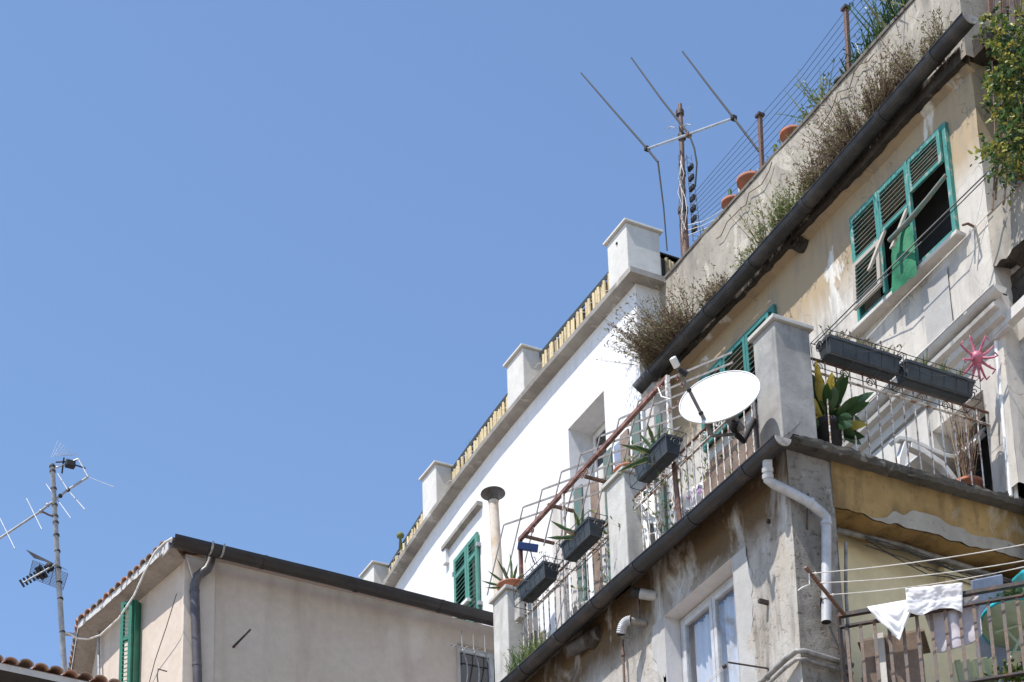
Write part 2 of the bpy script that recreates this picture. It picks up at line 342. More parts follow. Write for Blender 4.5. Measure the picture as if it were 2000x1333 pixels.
# ================================================================== setting
g = MB(); g.quad((-900,-900,0), (900,-900,0), (900,900,0), (-900,900,0))
tag(mk('ground', g, M['asphalt']), kind='structure')

def nz(p, s=1.0): return noise.noise(V(p)*s)
def gutter_prof(r, th=.008, n=9):
    o = [(r-r*math.cos(math.pi*i/n), -r*math.sin(math.pi*i/n)) for i in range(n+1)]
    i_ = [(r-(r-th)*math.cos(math.pi*i/n), -(r-th)*math.sin(math.pi*i/n)) for i in range(n+1)]
    return o+i_[::-1]
def make_gutter(root, path, r, mat, joints, name='gutter', bandw=.05, cap0=True, cap1=True):
    g = MB(); g.sweep(path, gutter_prof(r), smooth=False)
    g.tube([p+V((.0,0,.004)) for p in path], .011, 6)
    o = mk(name, g, mat, root)
    for e, ok in ((0, cap0), (-1, cap1)):
        if not ok: continue
        p = path[e]; d = (path[1]-path[0]).normalized(); sd_ = V((d.y,-d.x,0)); c = MB()
        k = .012 if e else -.012
        ring = [p+sd_*(r-r*1.03*math.cos(math.pi*i/9))+V((0,0,-r*1.03*math.sin(math.pi*i/9))) for i in range(10)]
        c.add(ring+[q+d*k for q in ring], [tuple(range(10)), tuple(range(19,9,-1))]+[(i,(i+1)%10,(i+1)%10+10,i+10) for i in range(10)])
        mk('gutter_end_cap', c, M['pvc_dirty'] if e == 0 and name == 'gutter' else mat, o)
    for j in joints:
        L = (path[-1]-path[0]).length; a = j/L
        acc = 0
        for q in range(len(path)-1):
            s_ = (path[q+1]-path[q]).length
            if acc+s_ >= j: a_ = path[q]+(path[q+1]-path[q])*((j-acc)/s_); d = (path[q+1]-path[q]).normalized(); break
            acc += s_
        b = MB(); sd_ = V((d.y,-d.x,0))
        b.sweep([a_-sd_*.007, a_-sd_*.007+d*bandw], gutter_prof(r+.007, .007)); mk('joint_band', b, mat, o)
    return o

def louvres(root, fn, u0, u1, v0, v1, fr=.05, nsl=9, mf='teal_flaky', ms='slat_dark', th=.035, name='shutter_panel', midrail=None, tilt=.6, gap=0):
    """one louvred panel: a frame with real slats; fn(u along the wall, v height, w out of the wall) -> world"""
    def bx(b, a0, a1, b0, b1, w0, w1):
        P = [fn(*q) for q in ((a0,b0,w0),(a1,b0,w0),(a1,b1,w0),(a0,b1,w0),(a0,b0,w1),(a1,b0,w1),(a1,b1,w1),(a0,b1,w1))]
        b.add(P, [(0,3,2,1),(4,5,6,7),(0,1,5,4),(1,2,6,5),(2,3,7,6),(3,0,4,7)])
    f = MB()
    bx(f, u0, u0+fr, v0, v1, 0, th); bx(f, u1-fr, u1, v0, v1, 0, th)
    bx(f, u0+fr, u1-fr, v0, v0+fr, .002, th-.002); bx(f, u0+fr, u1-fr, v1-fr, v1, .002, th-.002)
    segs = [(v0+fr, v1-fr)]
    if midrail is not None:
        bx(f, u0+fr, u1-fr, midrail-fr/2, midrail+fr/2, .002, th-.002); segs = [(v0+fr, midrail-fr/2), (midrail+fr/2, v1-fr)]
    p = mk(name, f, M[mf], root, bevel=.004)
    for a, b in segs:
        n = max(2, int(round(nsl*(b-a)/sum(y-x for x, y in segs))))
        for i in range(n):
            c = a+(b-a)*(i+.5)/n; h = (b-a)/n*.62; s_ = MB()
            dv, dw = h*math.cos(tilt)*.5+.004, th*.55
            j = random.uniform(-.004, .004)
            P = [fn(u, c+sv*dv+j+t_, th/2-sv*dw) for u in (u0+fr-.004, u1-fr+.004) for sv in (-1, 1) for t_ in (-.004, .004)]
            s_.add(P, [(0,1,3,2),(4,6,7,5),(0,4,5,1),(2,3,7,6),(0,2,6,4),(1,5,7,3)])
            mk('slat', s_, M[ms], p)
    return p

# ------------------------------------------------------------------ terrace house (the old house with the railed terrace)
XF, YC, ZT = 10.5, 14.2, 13.05
TH = thing('terrace_house', 'old house with flaking ochre and grey plaster carrying the railed terrace', 'house', (XF, 16, 0))
def bulge(p):
    zz = max(0, min(1, (11.95-p.z)/.9)); zz = zz*zz*(3-2*zz)
    dc = math.hypot(p.x-XF, p.y-YC)
    a = .07*zz*math.exp(-dc/.35)*(.7+.6*nz(p, 2.3)) + .010*nz(p, 2.7) + .006*nz(p, 9)
    return p + V((-1, -1, 0))*a
wy, wz = (15.17, 16.42), (10.2, 12.24)
b = MB()
b.grid(lambda u, v: bulge(V((XF, u, v))), span(YC, 20.4, .08, wy), span(8.6, 12.98, .08, wz),
       skip=lambda u, v: wy[0] < u < wy[1] and wz[0] < v < wz[1], flip=True)
sw_ = MB(); sw_.grid(lambda u, v: bulge(V((u, YC, v)))+V((0, -.010*max(0, nz((u, v, 3), 11))*min(1, (u-XF)*20), 0)), span(XF, 11.0, .04), span(8.6, 12.98, .05))
sw_.grid(lambda u, v: bulge(V((11.0, u, v))), span(YC, 14.8, .1), span(8.6, 12.9, .1)); mk('side_wall', sw_, M['stucco'], TH)
b.box(XF+.02, 13.4, 14.85, 20.38, 0, 8.6); b.quad((XF,20.4,8.6), (13.4,20.4,8.6), (13.4,20.4,12.95), (XF,20.4,12.95))
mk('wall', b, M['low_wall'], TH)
b = MB(); dpt = .34
for (p, q) in (((wy[0],wz[1]),(wy[1],wz[1])), ((wy[0],wz[0]),(wy[0],wz[1])), ((wy[1],wz[0]),(wy[1],wz[1])), ((wy[0],wz[0]),(wy[1],wz[0]))):
    b.quad((XF-.02,p[0],p[1]), (XF-.02,q[0],q[1]), (XF+dpt,q[0],q[1]), (XF+dpt,p[0],p[1]))
mk('window_reveal', b, M['white_room'], TH)
b = MB(); x1 = XF-.026
def patch_fn(u, v, n0=.05): return V((XF-.026-.006*nz((u,v,3), 4)+max(0, 0), u, v))
b.grid(lambda u, v: V((XF-.009, u+(.16*nz((0, v, 1), 1.6)+.05*nz((0, v, 1), 8))*(1 if u < 14.9 else .5 if u < 15.0 else 0), v)), span(14.86, 15.17, .05), span(8.8, 12.25, .05), flip=True)
mk('window_surround', b, M['surround'], TH); b = MB()
b.grid(lambda u, v: V((XF-.009, u+(.15*nz((0, v, 5), 1.6)+.05*nz((0, v, 5), 8))*(1 if u > 16.6 else .5 if u > 16.5 else 0), v)), span(16.42, 16.66, .05), span(8.8, 12.25, .05), flip=True)
mk('window_surround', b, M['surround'], TH)
# window: frame, two leaves, glass, curtain
def casement(root, X, y0, y1, z0, z1, mf, mg, n=2, fr=.055, curtain=None):
    f = MB(); f.box(X, X+.06, y0, y0+fr, z0, z1); f.box(X, X+.06, y1-fr, y1, z0, z1); f.box(X+.002, X+.058, y0+fr, y1-fr, z1-fr, z1); f.box(X+.002, X+.058, y0+fr, y1-fr, z0, z0+fr)
    o = mk('window_frame', f, M[mf], root, bevel=.005)
    W_ = (y1-y0-2*fr)/n
    for i in range(n):
        a, c = y0+fr+i*W_+.004, y0+fr+(i+1)*W_-.004; s_ = MB(); t = .05
        s_.box(X-.02, X+.03, a, a+t, z0+fr, z1-fr-.01); s_.box(X-.02, X+.03, c-t, c, z0+fr, z1-fr-.01)
        s_.box(X-.018, X+.028, a+t, c-t, z0+fr, z0+fr+t); s_.box(X-.018, X+.028, a+t, c-t, z1-fr-.01-t, z1-fr-.01)
        mk('casement', s_, M[mf], o, bevel=.004)
        p = MB(); p.box(X+.002, X+.008, a+t, c-t, z0+fr+t, z1-fr-.01-t); mk('pane', p, M[mg], o)
    return o
m_, t_, b_ = nmat('clear_pane'); co_, _i = coords(t_)
tr = N(t_, 'ShaderNodeBsdfTransparent'); tr.inputs[0].default_value = (.95,.965,.98,1)
gl = N(t_, 'ShaderNodeBsdfGlossy'); gl.inputs['Roughness'].default_value = .03
mxs = N(t_, 'ShaderNodeMixShader'); mxs.inputs[0].default_value = .16
t_.links.new(tr.outputs[0], mxs.inputs[1]); t_.links.new(gl.outputs[0], mxs.inputs[2])
t_.links.new(mxs.outputs[0], t_.nodes['Material Output'].inputs[0]); M['pane'] = m_
casement(TH, XF+.16, wy[0]+.01, wy[1]-.01, wz[0], wz[1]-.01, 'grey_frame', 'pane')
c = MB(); c.grid(lambda u, v: V((XF+.25+.016*math.sin(u*34+math.sin(v*2)*.8)+.012*math.sin(u*81), u, v)), span(wy[0]+.1, wy[1]-.1, .012), span(10.2, 12.12, .3))
mk('curtain', c, M['cloth'], TH)
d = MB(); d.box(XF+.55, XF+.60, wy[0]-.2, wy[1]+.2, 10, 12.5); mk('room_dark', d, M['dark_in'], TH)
# slab, beam under it, recessed yellow wall
s_ = MB()
def slabd(x, z): return 14.07+.03*nz((x, z, 1), 5)+.025*nz((x, z, 4), 14)
s_.grid(lambda u, v: V((u, slabd(u, v)-(.02 if v > 12.88 else 0), v+.012*nz((u, v, 9), 7))), span(10.42, 14.2, .04), [12.865, 12.875, 12.89, 12.91, 12.93, 12.94])
s_.grid(lambda u, v: V((u, slabd(u, 12.865) if v == 0 else 14.23, 12.865+.012*nz((u, 12.865, 9), 7) if v == 0 else 12.85)), span(10.42, 14.2, .04), [0, 1], flip=True)
s_.quad((10.45,14.06,12.94), (14.2,14.06,12.94), (14.2,14.5,13.03), (10.45,14.5,13.03)); s_.quad((10.45,14.5,13.03), (14.2,14.5,13.03), (14.2,20.4,13.04), (10.45,20.4,13.03))
s_.add([V((10.45,14.07,12.88)), V((10.45,20.4,12.88)), V((10.45,20.4,13.03)), V((10.45,14.5,13.03)), V((10.45,14.07,12.94))], [(0,1,2,3,4)]); s_.quad((10.45,14.1,12.91), (10.45,20.4,12.91), (10.55,20.4,12.91), (10.55,14.1,12.91))
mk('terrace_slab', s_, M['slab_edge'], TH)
o_ = MB()
def rag(x): return 12.36+.05*nz((x,0,0), 2.2)+.03*nz((x,5,0), 8)+.10*max(0, min(1, (x-12.2)))*0
o_.grid(lambda u, v: V((u, YC-.012+.012*nz((u, v, 2), 5)-.05*max(0, v-.75)*4*.25, rag(u)+(12.87-rag(u))*v)), span(10.98, 14.2, .05), span(0, 1, .1))
o_.grid(lambda u, v: V((u, YC+v, rag(u)+.03*nz((u, v, 1), 9)*(1 if v > 0 else 0))), span(10.98, 14.2, .05), [0, .12, .35], flip=True)
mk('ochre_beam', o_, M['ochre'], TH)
p_ = MB()
p_.grid(lambda u, v: V((u, YC-.022+.01*nz((u, v, 7), 6), rag(u)-.004+v*(.10+.16*nz((u,9,0), 1.7)+.06*nz((u,2,0), 7)+.08*max(0, min(1, u-12)))*max(0, min(1, (u-11.3)*2))*max(0, min(1, (13.5-u)*2)))), span(11.3, 13.5, .04), [0, .25, .5, .75, 1])
mk('bare_plaster_patch', p_, M['parapet'], TH)
y_ = MB(); y_.quad((11.0,14.62,8.6), (14.6,14.62,8.6), (14.6,14.62,12.95), (11.0,14.62,12.95)); mk('recessed_wall', y_, M['yellow'], TH)
# front gutter with its outlet and the grey downpipe
ga, gb = onx(1513, 851, 10.15), onx(982, 1328, 10.15); ge = gb+(gb-ga)*.08
gp = [ga+(ge-ga)*t+V((0,0,-.012*math.sin(t*9))) for t in [i/8 for i in range(9)]]
fl_ = MB(); fl_.grid(lambda u, v: ga.lerp(ge, u)+V((.155, 0, .0)) if v == 0 else V((10.47, ga.lerp(ge, u).y, 12.97)), span(0, 1, .1), [0, 1]); mk('light_stop_strip', fl_, M['gutter_low'], TH)  # strip added to stop sun leaking between gutter and slab
make_gutter(TH, gp, .085, M['gutter_low'], [.55, 1.5, 2.55, 3.4, 4.2, 5.0])
A = onx(1498, 884, 10.24); Bp = onx(1500, 938, 10.28); Cp = ony(1592, 988, 14.08); Dp = ony(1614, 1012, 14.08); Ep = ony(1614, 1216, 14.08)
d = MB(); mid = A.lerp(Bp, .6)
d.tube([A+V((0,0,.05)), A, mid, Bp, Bp.lerp(Cp, .12)+V((0,0,-.01)), Bp.lerp(Cp, .5), Bp.lerp(Cp, .88), Cp.lerp(Dp, .6), Dp, Dp.lerp(Ep, .1), Ep], .046, 14, caps=False)
dp = mk('downpipe', d, M['pvc'], TH)
for pt, dr in ((Bp.lerp(A, .35), A-Bp), (Bp.lerp(A, .12), A-Bp), (Bp.lerp(Cp, .9), Cp-Bp), (Dp.lerp(Ep, .06), Dp-Ep), (Dp.lerp(Ep, .78), Dp-Ep)):
    c = MB(); dr = dr.normalized(); c.tube([pt-dr*.018, pt+dr*.018], .053, 14); mk('pipe_collar', c, M['pvc'], dp)
c = MB(); c.tube([Ep+V((0,0,.004)), Ep+V((0,0,.0))], .040, 12); mk('pipe_mouth', c, M['dark_in'], dp)
c = MB(); q = Bp.lerp(Cp, .87); c.tube([q+V((0,0,.09)), q+V((0,.03,0)), q+V((.03,.10,-.22))], .010, 6); mk('pipe_bracket', c, M['rust_dark'], dp)
c = MB(); q = Dp.lerp(Ep, .80); c.tube([q+V((-.07,-.02,.01)), q+V((-.02,.06,-.02)), q+V((.03,.10,-.05))], .010, 6); mk('pipe_bracket', c, M['rust_dark'], dp)
# flue elbow, stub pipe, dark vent, rusty tubes, bracket stub
def flue_elbow():
    e0 = onx(1262, 1219, XF); e1 = onx(1232, 1212, XF-.16); e2 = onx(1216, 1216, XF-.21); e3 = onx(1213, 1238, XF-.215)
    c = MB(); P = [e0, e0.lerp(e1, .5), e1]
    c.tube([e0, e1], .034, 12); r_ = mk('flue_elbow', c, M['pvc_dirty'], TH)
    c = MB(); pts = []; rs = []
    for i in range(25):
        t = i/24; p = (1-t)**2*e1+2*t*(1-t)*e2.lerp(e1+(e1-e0)*.6, .4)+t*t*e3; pts.append(p); rs.append(.047+(.0045 if i % 2 else 0))
    c.tube(pts, rs, 14, caps=False, smooth=False); mk('ribbed_bend', c, M['pvc'], r_)
    c = MB(); c.tube([e3, e3+V((0,0,-.004))], .043, 12); mk('flue_mouth', c, M['dark_in'], r_)
flue_elbow()
s0 = onx(1283, 1165, XF+.02); s1 = onx(1250, 1160, XF-.12); s2 = onx(1234, 1156, XF-.19)
c = MB(); c.tube([s0, s1], .055, 14); o = mk('stub_pipe', c, M['pvc'], TH)
c = MB(); c.tube([s1, s2], .050, 14); mk('stub_mouth', c, M['black'], o)
c = MB(); c.tube([onx(1247, 1170, XF-.05), onx(1249, 1212, XF-.05)], .014, 8); mk('rusty_tube', c, M['rust'], TH)
c = MB(); c.tube([onx(1216, 1250, XF-.06), onx(1217, 1275, XF-.06), onx(1220, 1350, XF-.06)], .013, 8); o = mk('rusty_tube', c, M['rust'], TH)
c = MB(); c.tube([onx(1216, 1272, XF-.06), onx(1217, 1282, XF-.06)], .022, 8); mk('tube_joint', c, M['rust'], o)
v0, v1 = onx(1168, 1240, XF), onx(1118, 1268, XF-.1)
c = MB(); c.tube([v0+V((0,-.05,0)), v1], .085, 16); o = mk('dark_vent', c, M['flue_cap'], TH)
c = MB(); q = onx(1160, 1248, XF-.01); c.ball(q, .12, 12); mk('vent_collar', c, M['dark_soffit'], o)
c = MB(); q = onx(1500, 1178, XF); c.box(q.x-.10, q.x+.05, q.y-.018, q.y+.018, q.z-.018, q.z+.018); mk('iron_stub', c, M['rust_dark'], TH)
c = MB(); q = onx(1503, 1018, XF); c.box(q.x-.03, q.x+.05, q.y-.012, q.y+.012, q.z-.025, q.z+.012); mk('iron_stub', c, M['rust_dark'], TH)
# conduits bent round the corner
for k, (dy, rr) in enumerate(((0, .026), (16, .018))):
    P = [onx(1470, 1348+dy, XF-.10), onx(1535, 1288+dy, XF-.12), onx(1556, 1272+dy, XF-.13), ony(1572, 1272+dy, YC-.13), ony(1590, 1278+dy, YC-.10), ony(1665, 1300+dy, YC-.06)]
    c = MB(); c.tube(P, rr, 10); mk('conduit', c, M['conduit'], TH)
c = MB(); P = [ony(1652, 1060, YC+.02), ony(1652, 1150, YC+.03), ony(1660, 1300, YC+.03), ony(1664, 1345, YC+.03)]
c.tube(P, .016, 8); mk('conduit', c, M['conduit'], TH)
c = MB(); c.tube([ony(1634, 1052, YC+.0), ony(1640, 1150, YC+.0), ony(1648, 1345, YC+.0)], .007, 6); mk('wall_cable', c, M['wire'], TH)
# pipe and loose cables along the recessed wall
c = MB(); c.tube([ony(1632, 1035, 14.45), ony(1750, 1063, 14.45), ony(1870, 1102, 14.45), ony(2010, 1150, 14.45)], .03, 10); mk('conduit', c, M['conduit'], TH)
for i in range(7):
    random.seed(40+i); c = MB(); P = []
    for k in range(9):
        t = k/8; x_ = 1690+(310+20)*t; y0_ = 1050+105*t
        P.append(ony(x_, y0_-4+i*2+random.uniform(-6, 9)+(20 if i > 3 else 4)*math.sin(math.pi*min(1, t*1.1)), 14.36+.02*i))
    c.tube(P, .0055, 5); mk('loose_cable', c, M['wire'], TH)
c = MB(); c.tube([ony(1990, 992, 14.3), ony(1992, 1040, 14.3), ony(1993, 1110, 14.3)], .035, 10); mk('conduit', c, M['conduit'], TH)
c = MB(); q0 = ony(1830, 1112, 14.61); c.box(q0.x, q0.x+2, 14.5, 14.615, q0.z-.35, q0.z); mk('wall_step', c, M['yellow'], TH)
# rod with two lines below the window
c = MB(); a, b2 = onx(1422, 1294, XF-.35), onx(1500, 1306, XF-.02); c.tube([a, b2], .010, 6); o = mk('line_rod', c, M['rust_dark'], TH)
c = MB(); c.ball(onx(1415, 1302, XF-.36), .025, 8); mk('line_pulley', c, M['rust_dark'], o)
c = MB(); c.tube([b2, b2+V((0,0,-.2))], .008, 6); mk('rod_stay', c, M['rust_dark'], o)
for k in (0, 5):
    c = MB(); c.tube([onx(1413, 1302+k, XF-.36), onx(1365, 1345+k, XF-.36)], .004, 5); mk('clothes_line', c, M['wire_white'], o)
# three terrace pillars
PIL = []
for k, (yp, lb) in enumerate(((14.184, 'grey'), (17.017, 'pale'), (19.713, 'pale'))):
    b = MB(); n = 8
    b.box(10.46, 10.86, yp, yp+.365, ZT-.14, 14.245)
    o = mk('terrace_pillar', b, M['pillar_grey'] if k == 0 else M['pillar_old'], TH, bevel=.012)
    c = MB(); c.box(10.425, 10.895, yp-.035, yp+.40, 14.245, 14.29); mk('pillar_cap', c, M['cap_stone'], o, bevel=.006)
    PIL.append(yp)
# ------------------------------------------------------------------ the tall old house above the terrace
XT = 13.0
TP = thing('tall_house', 'tall beige house with teal louvred shutters and a dark gutter under its weedy parapet', 'house', (XT, 17, 0))
W1 = (14.345, 16.03, 16.20, 17.52); W2 = (17.6, 19.15, 16.45, 17.42); DR = (14.25, 15.05, 13.05, 14.25)
HOL = (W1, W2, DR)
b = MB()
b.grid(lambda u, v: V((XT-.010*nz((u, v, 0), 1.7)-.005*nz((u, v, 3), 6), u, v)), span(13.9, 19.9, .12, [h[i] for h in HOL for i in (0, 1)]), span(13.0, 18.25, .12, [h[i] for h in HOL for i in (2, 3)]),
       skip=lambda u, v: any(h[0] < u < h[1] and h[2] < v < h[3] for h in HOL), flip=True)
b.grid(lambda u, v: V((u, 13.9, v)), [XT, 13.5, 14.2, 16], span(13.0, 18.25, .5))
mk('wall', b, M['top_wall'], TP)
for h in HOL:
    b = MB(); y0, y1, z0, z1 = h
    for p, q in (((y0,z1),(y1,z1)), ((y0,z0),(y0,z1)), ((y1,z0),(y1,z1)), ((y0,z0),(y1,z0))):
        b.quad((XT-.012,p[0],p[1]), (XT-.012,q[0],q[1]), (XT+.3,q[0],q[1]), (XT+.3,p[0],p[1]))
    mk('window_reveal', b, M['top_wall'], TP)
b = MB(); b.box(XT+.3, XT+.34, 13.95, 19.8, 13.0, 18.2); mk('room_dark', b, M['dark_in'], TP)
# eave, parapet, coping
def eav(u): return 17.925+.022*nz((u, 0, 2), 7)-.05*max(0, nz((u, 1, 2), 1.3))
e = MB(); e.grid(lambda u, v: V((12.84+.07*v, u, eav(u)+.02*nz((u, v, 6), 9)*v)), span(13.86, 19.9, .05), [0, .5, 1])
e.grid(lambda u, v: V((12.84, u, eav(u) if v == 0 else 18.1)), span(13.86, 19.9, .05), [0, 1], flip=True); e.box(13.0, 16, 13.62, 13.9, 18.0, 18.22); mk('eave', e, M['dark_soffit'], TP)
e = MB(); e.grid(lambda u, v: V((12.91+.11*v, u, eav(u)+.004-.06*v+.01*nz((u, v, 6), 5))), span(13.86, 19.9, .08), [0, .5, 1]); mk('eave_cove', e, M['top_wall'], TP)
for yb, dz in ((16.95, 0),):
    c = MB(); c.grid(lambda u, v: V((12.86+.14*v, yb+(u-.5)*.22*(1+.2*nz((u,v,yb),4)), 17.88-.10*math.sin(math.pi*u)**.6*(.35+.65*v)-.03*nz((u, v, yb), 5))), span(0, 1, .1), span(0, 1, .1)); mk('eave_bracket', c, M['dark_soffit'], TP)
p = MB()
p.grid(lambda u, v: V((12.90-.012*nz((u, v, 5), 2)-.006*nz((u, v, 5), 8), u, v+.015*nz((u, v, 8), 2)*(v > 19.2))), span(13.84, 19.86, .08), span(18.0, 19.30, .08), flip=True)
p.grid(lambda u, v: V((u, 13.84, v)), [12.90, 13.1, 16], span(18.0, 19.30, .2)); p.quad((12.9,13.84,19.3), (16,13.84,19.3), (16,19.86,19.3), (12.9,19.86,19.3))
mk('parapet', p, M['parapet'], TP)
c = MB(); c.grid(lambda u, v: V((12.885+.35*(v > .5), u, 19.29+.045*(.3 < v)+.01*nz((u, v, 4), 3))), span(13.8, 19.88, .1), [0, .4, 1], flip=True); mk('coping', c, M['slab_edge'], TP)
GP = [onx(*q, 12.62) for q in ((1880, 26), (1795, 123), (1720, 210), (1575, 378), (1427, 545), (1286, 697), (1262, 728))]
make_gutter(TP, GP, .095, M['gutter'], [.55, 1.45, 2.9, 4.0, 5.0], bandw=.07)
e0, e1 = onx(1244, 762, 12.45), onx(1272, 730, 12.55)
c = MB(); c.tube([e0, e1], .085, 14, caps=False); o = mk('old_gutter_piece', c, M['gutter'], TP)
c = MB(); c.tube([e0+(e1-e0)*.03, e0+(e1-e0)*.05], .083, 12); mk('gutter_stop', c, M['dark_in'], o)
# window: shutters in three leaves, some flaps pushed out
fr_ = MB(); y0, y1, z0, z1 = W1
fr_.box(XT-.05, XT+.02, y0-.01, y0+.05, z0-.02, z1+.05); fr_.box(XT-.05, XT+.02, y1-.05, y1+.01, z0-.02, z1+.05); fr_.box(XT-.048, XT+.02, y0+.05, y1-.05, z1-.02, z1+.05); fr_.box(XT-.048, XT+.02, y0+.05, y1-.05, z0-.02, z0+.05)
WF = mk('window_frame', fr_, M['teal_flaky'], TP, bevel=.006)
flat = lambda u, v, w_: V((XT-.055-w_, u, v))
def hinge(vt, ang, w0=.055):
    return lambda u, v, w_: V((XT-w0-(w_*math.cos(ang)+(vt-v)*math.sin(ang)), u, vt-(vt-v)*math.cos(ang)+w_*math.sin(ang)*.0))
ya, yb, yc, yd = y0+.05, y0+.60, y0+1.14, y1-.05
zm = 16.93
louvres(TP, flat, yc+.01, yd, zm-.02, z1-.02, .05, 9, name='shutter_panel')
louvres(TP, hinge(zm-.03, .05, .075), yc+.01, yd, z0+.10, zm-.03, .055, 9, mf='wood_grey', name='shutter_flap')
louvres(TP, flat, yb+.01, yc, zm+.03, z1-.02, .05, 8, name='shutter_panel')
louvres(TP, flat, ya, yb, zm+.16, z1-.02, .05, 7, name='shutter_panel')
c = MB(); c.box(XT-.10, XT-.055, yb-.012, yb+.032, z0, z1-.02); c.box(XT-.098, XT-.053, yc-.02, yc+.03, z0+.02, z1-.02); mk('mullion', c, M['teal_flaky'], TP, bevel=.005)
fn = hinge(zm+.02, .42, .06)
for u_ in (yb+.05, yc-.09):
    f_ = MB()
    P = [fn(*q) for q in ((u_,z0+.12,0),(u_+.05,z0+.12,0),(u_+.05,zm+.02,0),(u_,zm+.02,0),(u_,z0+.12,.035),(u_+.05,z0+.12,.035),(u_+.05,zm+.02,.035),(u_,zm+.02,.035))]
    f_.add(P, [(0,3,2,1),(4,5,6,7),(0,1,5,4),(1,2,6,5),(2,3,7,6),(3,0,4,7)])
    mk('flap_stile', f_, M['wood_grey'], TP)
K = [onx(1742, 462, 12.86), onx(1782, 440, 12.86), onx(1742, 574, 12.82), onx(1791, 535, 12.82)]
c = MB(); c.grid(lambda u, v: (K[0]*(1-u)+K[1]*u)*(1-v)+(K[2]*(1-u)+K[3]*u)*v+V((-.05*math.sin(math.pi*v)*math.sin(math.pi*u)-.02*nz((u*4, v*4, 2), 1), 0, .02*nz((u*5, v, 1), 1)*(v > .9))), span(0, 1, .07), span(0, 1, .07)); mk('sunshade_cloth', c, M['net_green'], TP)
c = MB(); q = [onx(1737, 470, 12.70), onx(1775, 432, 12.66), onx(1812, 388, 12.64), onx(1848, 342, 12.70)]; c.tube(q, [.026,.03,.026,.022], 8); mk('prop_pole', c, M['slat_dark'], TP)
sl = MB(); sl.box(XT-.13, XT+.02, y0-.10, y1+.12, 16.075, 16.125); mk('window_sill', sl, M['canopy'], TP, bevel=.008)
# second window, half hidden
y0, y1, z0, z1 = W2
fr_ = MB(); fr_.box(XT-.05, XT+.02, y0-.05, y0+.01, z0, z1+.05); fr_.box(XT-.05, XT+.02, y1-.01, y1+.05, z0, z1+.05); fr_.box(XT-.048, XT+.02, y0+.01, y1-.01, z1-.01, z1+.05)
mk('window_frame', fr_, M['teal'], TP)
for a in range(3):
    yy = y0+.02+a*(y1-y0-.04)/3
    louvres(TP, flat, yy, yy+(y1-y0-.04)/3-.01, z0, z1-.02, .05, 12, mf='teal', ms='slat_dark')
# grey wall patch, canopy with white gutter over the terrace door
c = MB(); c.grid(lambda u, v: V((XT-.024, u, v)), span(14.56, 14.98, .1), span(15.2, 15.93, .1), flip=True); mk('grey_patch', c, M['surround'], TP)
ca, cb = onx(1930, 566, 12.76), onx(1700, 786, 12.76); cb = ca+(cb-ca)*2.6; ca0 = onx(1941, 556, 12.76)
make_gutter(TP, [ca0, ca, cb], .075, M['canopy'], [.42], name='canopy_gutter')
prof = [(.10,.02),(.10,-.10),(.05,-.12),(.06,-.16),(.12,-.18),(.13,-.25),(.19,-.27),(.20,-.36),(.255,-.37),(.255,.02)]
c = MB(); c.sweep([V((ca.x+.0, ca.y+.0, ca.z)), V((cb.x, cb.y, cb.z))], prof); mk('canopy_cornice', c, M['canopy'], TP)
c = MB(); c.box(12.80, XT, ca.y, cb.y, ca.z+.0, ca.z+.03); mk('canopy_top', c, M['canopy'], TP)
# shaded doorway and panels at terrace level
c = MB(); c.box(XT-.03, XT-.005, 15.1, 16.2, 13.05, 14.55); mk('terrace_door', c, M['canopy'], TP)
for yy in (17.3, 18.0, 18.7):
    c = MB(); c.box(XT-.05, XT-.005, yy, yy+.6, 13.1, 15.0); o = mk('blue_shutter', c, M['bluegrey'], TP, bevel=.006)
    for k in range(3):
        s_ = MB(); s_.box(XT-.062, XT-.051, yy+.07, yy+.53, 13.2+.6*k, 13.7+.6*k); mk('shutter_board', s_, M['bluegrey'], o, bevel=.004)

# ------------------------------------------------------------------ neighbour on the right: rough parapet, broken edge, wall under it
NB = thing('neighbour_house', 'rough plaster house corner with a ragged broken soffit beside the canopy', 'house', (XT+.1, 12.5, 0))
def ragN(y): return 15.44-.16*(13.86-y)*0+.07*nz((y, 1, 0), 3.2)+.05*nz((y, 4, 0), 11)
b = MB(); b.grid(lambda u, v: V((12.985-.012*nz((u, v, 1), 3), u, ragN(u)+(16.07-ragN(u))*v)), span(10.8, 13.9, .05), span(0, 1, .1), flip=True)
b.quad((12.98,10.8,16.07), (12.98,13.9,16.07), (13.25,13.9,16.07), (13.25,10.8,16.07)); b.quad((12.985,10.8,15.4), (13.3,10.8,15.4), (13.3,10.8,16.07), (12.985,10.8,16.07))
mk('parapet', b, M['parapet'], NB)
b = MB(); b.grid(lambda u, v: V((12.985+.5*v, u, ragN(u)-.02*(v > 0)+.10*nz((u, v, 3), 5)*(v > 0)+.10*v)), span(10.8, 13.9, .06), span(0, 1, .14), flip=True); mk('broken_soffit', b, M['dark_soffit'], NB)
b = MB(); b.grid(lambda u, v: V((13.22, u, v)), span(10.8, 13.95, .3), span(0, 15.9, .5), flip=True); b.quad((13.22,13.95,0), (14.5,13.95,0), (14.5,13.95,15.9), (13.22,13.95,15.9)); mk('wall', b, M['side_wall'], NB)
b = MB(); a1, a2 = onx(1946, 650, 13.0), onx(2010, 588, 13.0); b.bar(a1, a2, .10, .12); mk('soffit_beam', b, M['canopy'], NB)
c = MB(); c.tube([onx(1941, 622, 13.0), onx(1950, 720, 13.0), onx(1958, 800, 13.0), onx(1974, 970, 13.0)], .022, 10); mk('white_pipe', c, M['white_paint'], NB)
c = MB(); c.tube([onx(1952, 655, 13.08), onx(1984, 975, 13.08)], .028, 10); mk('white_pipe', c, M['white_paint'], NB)
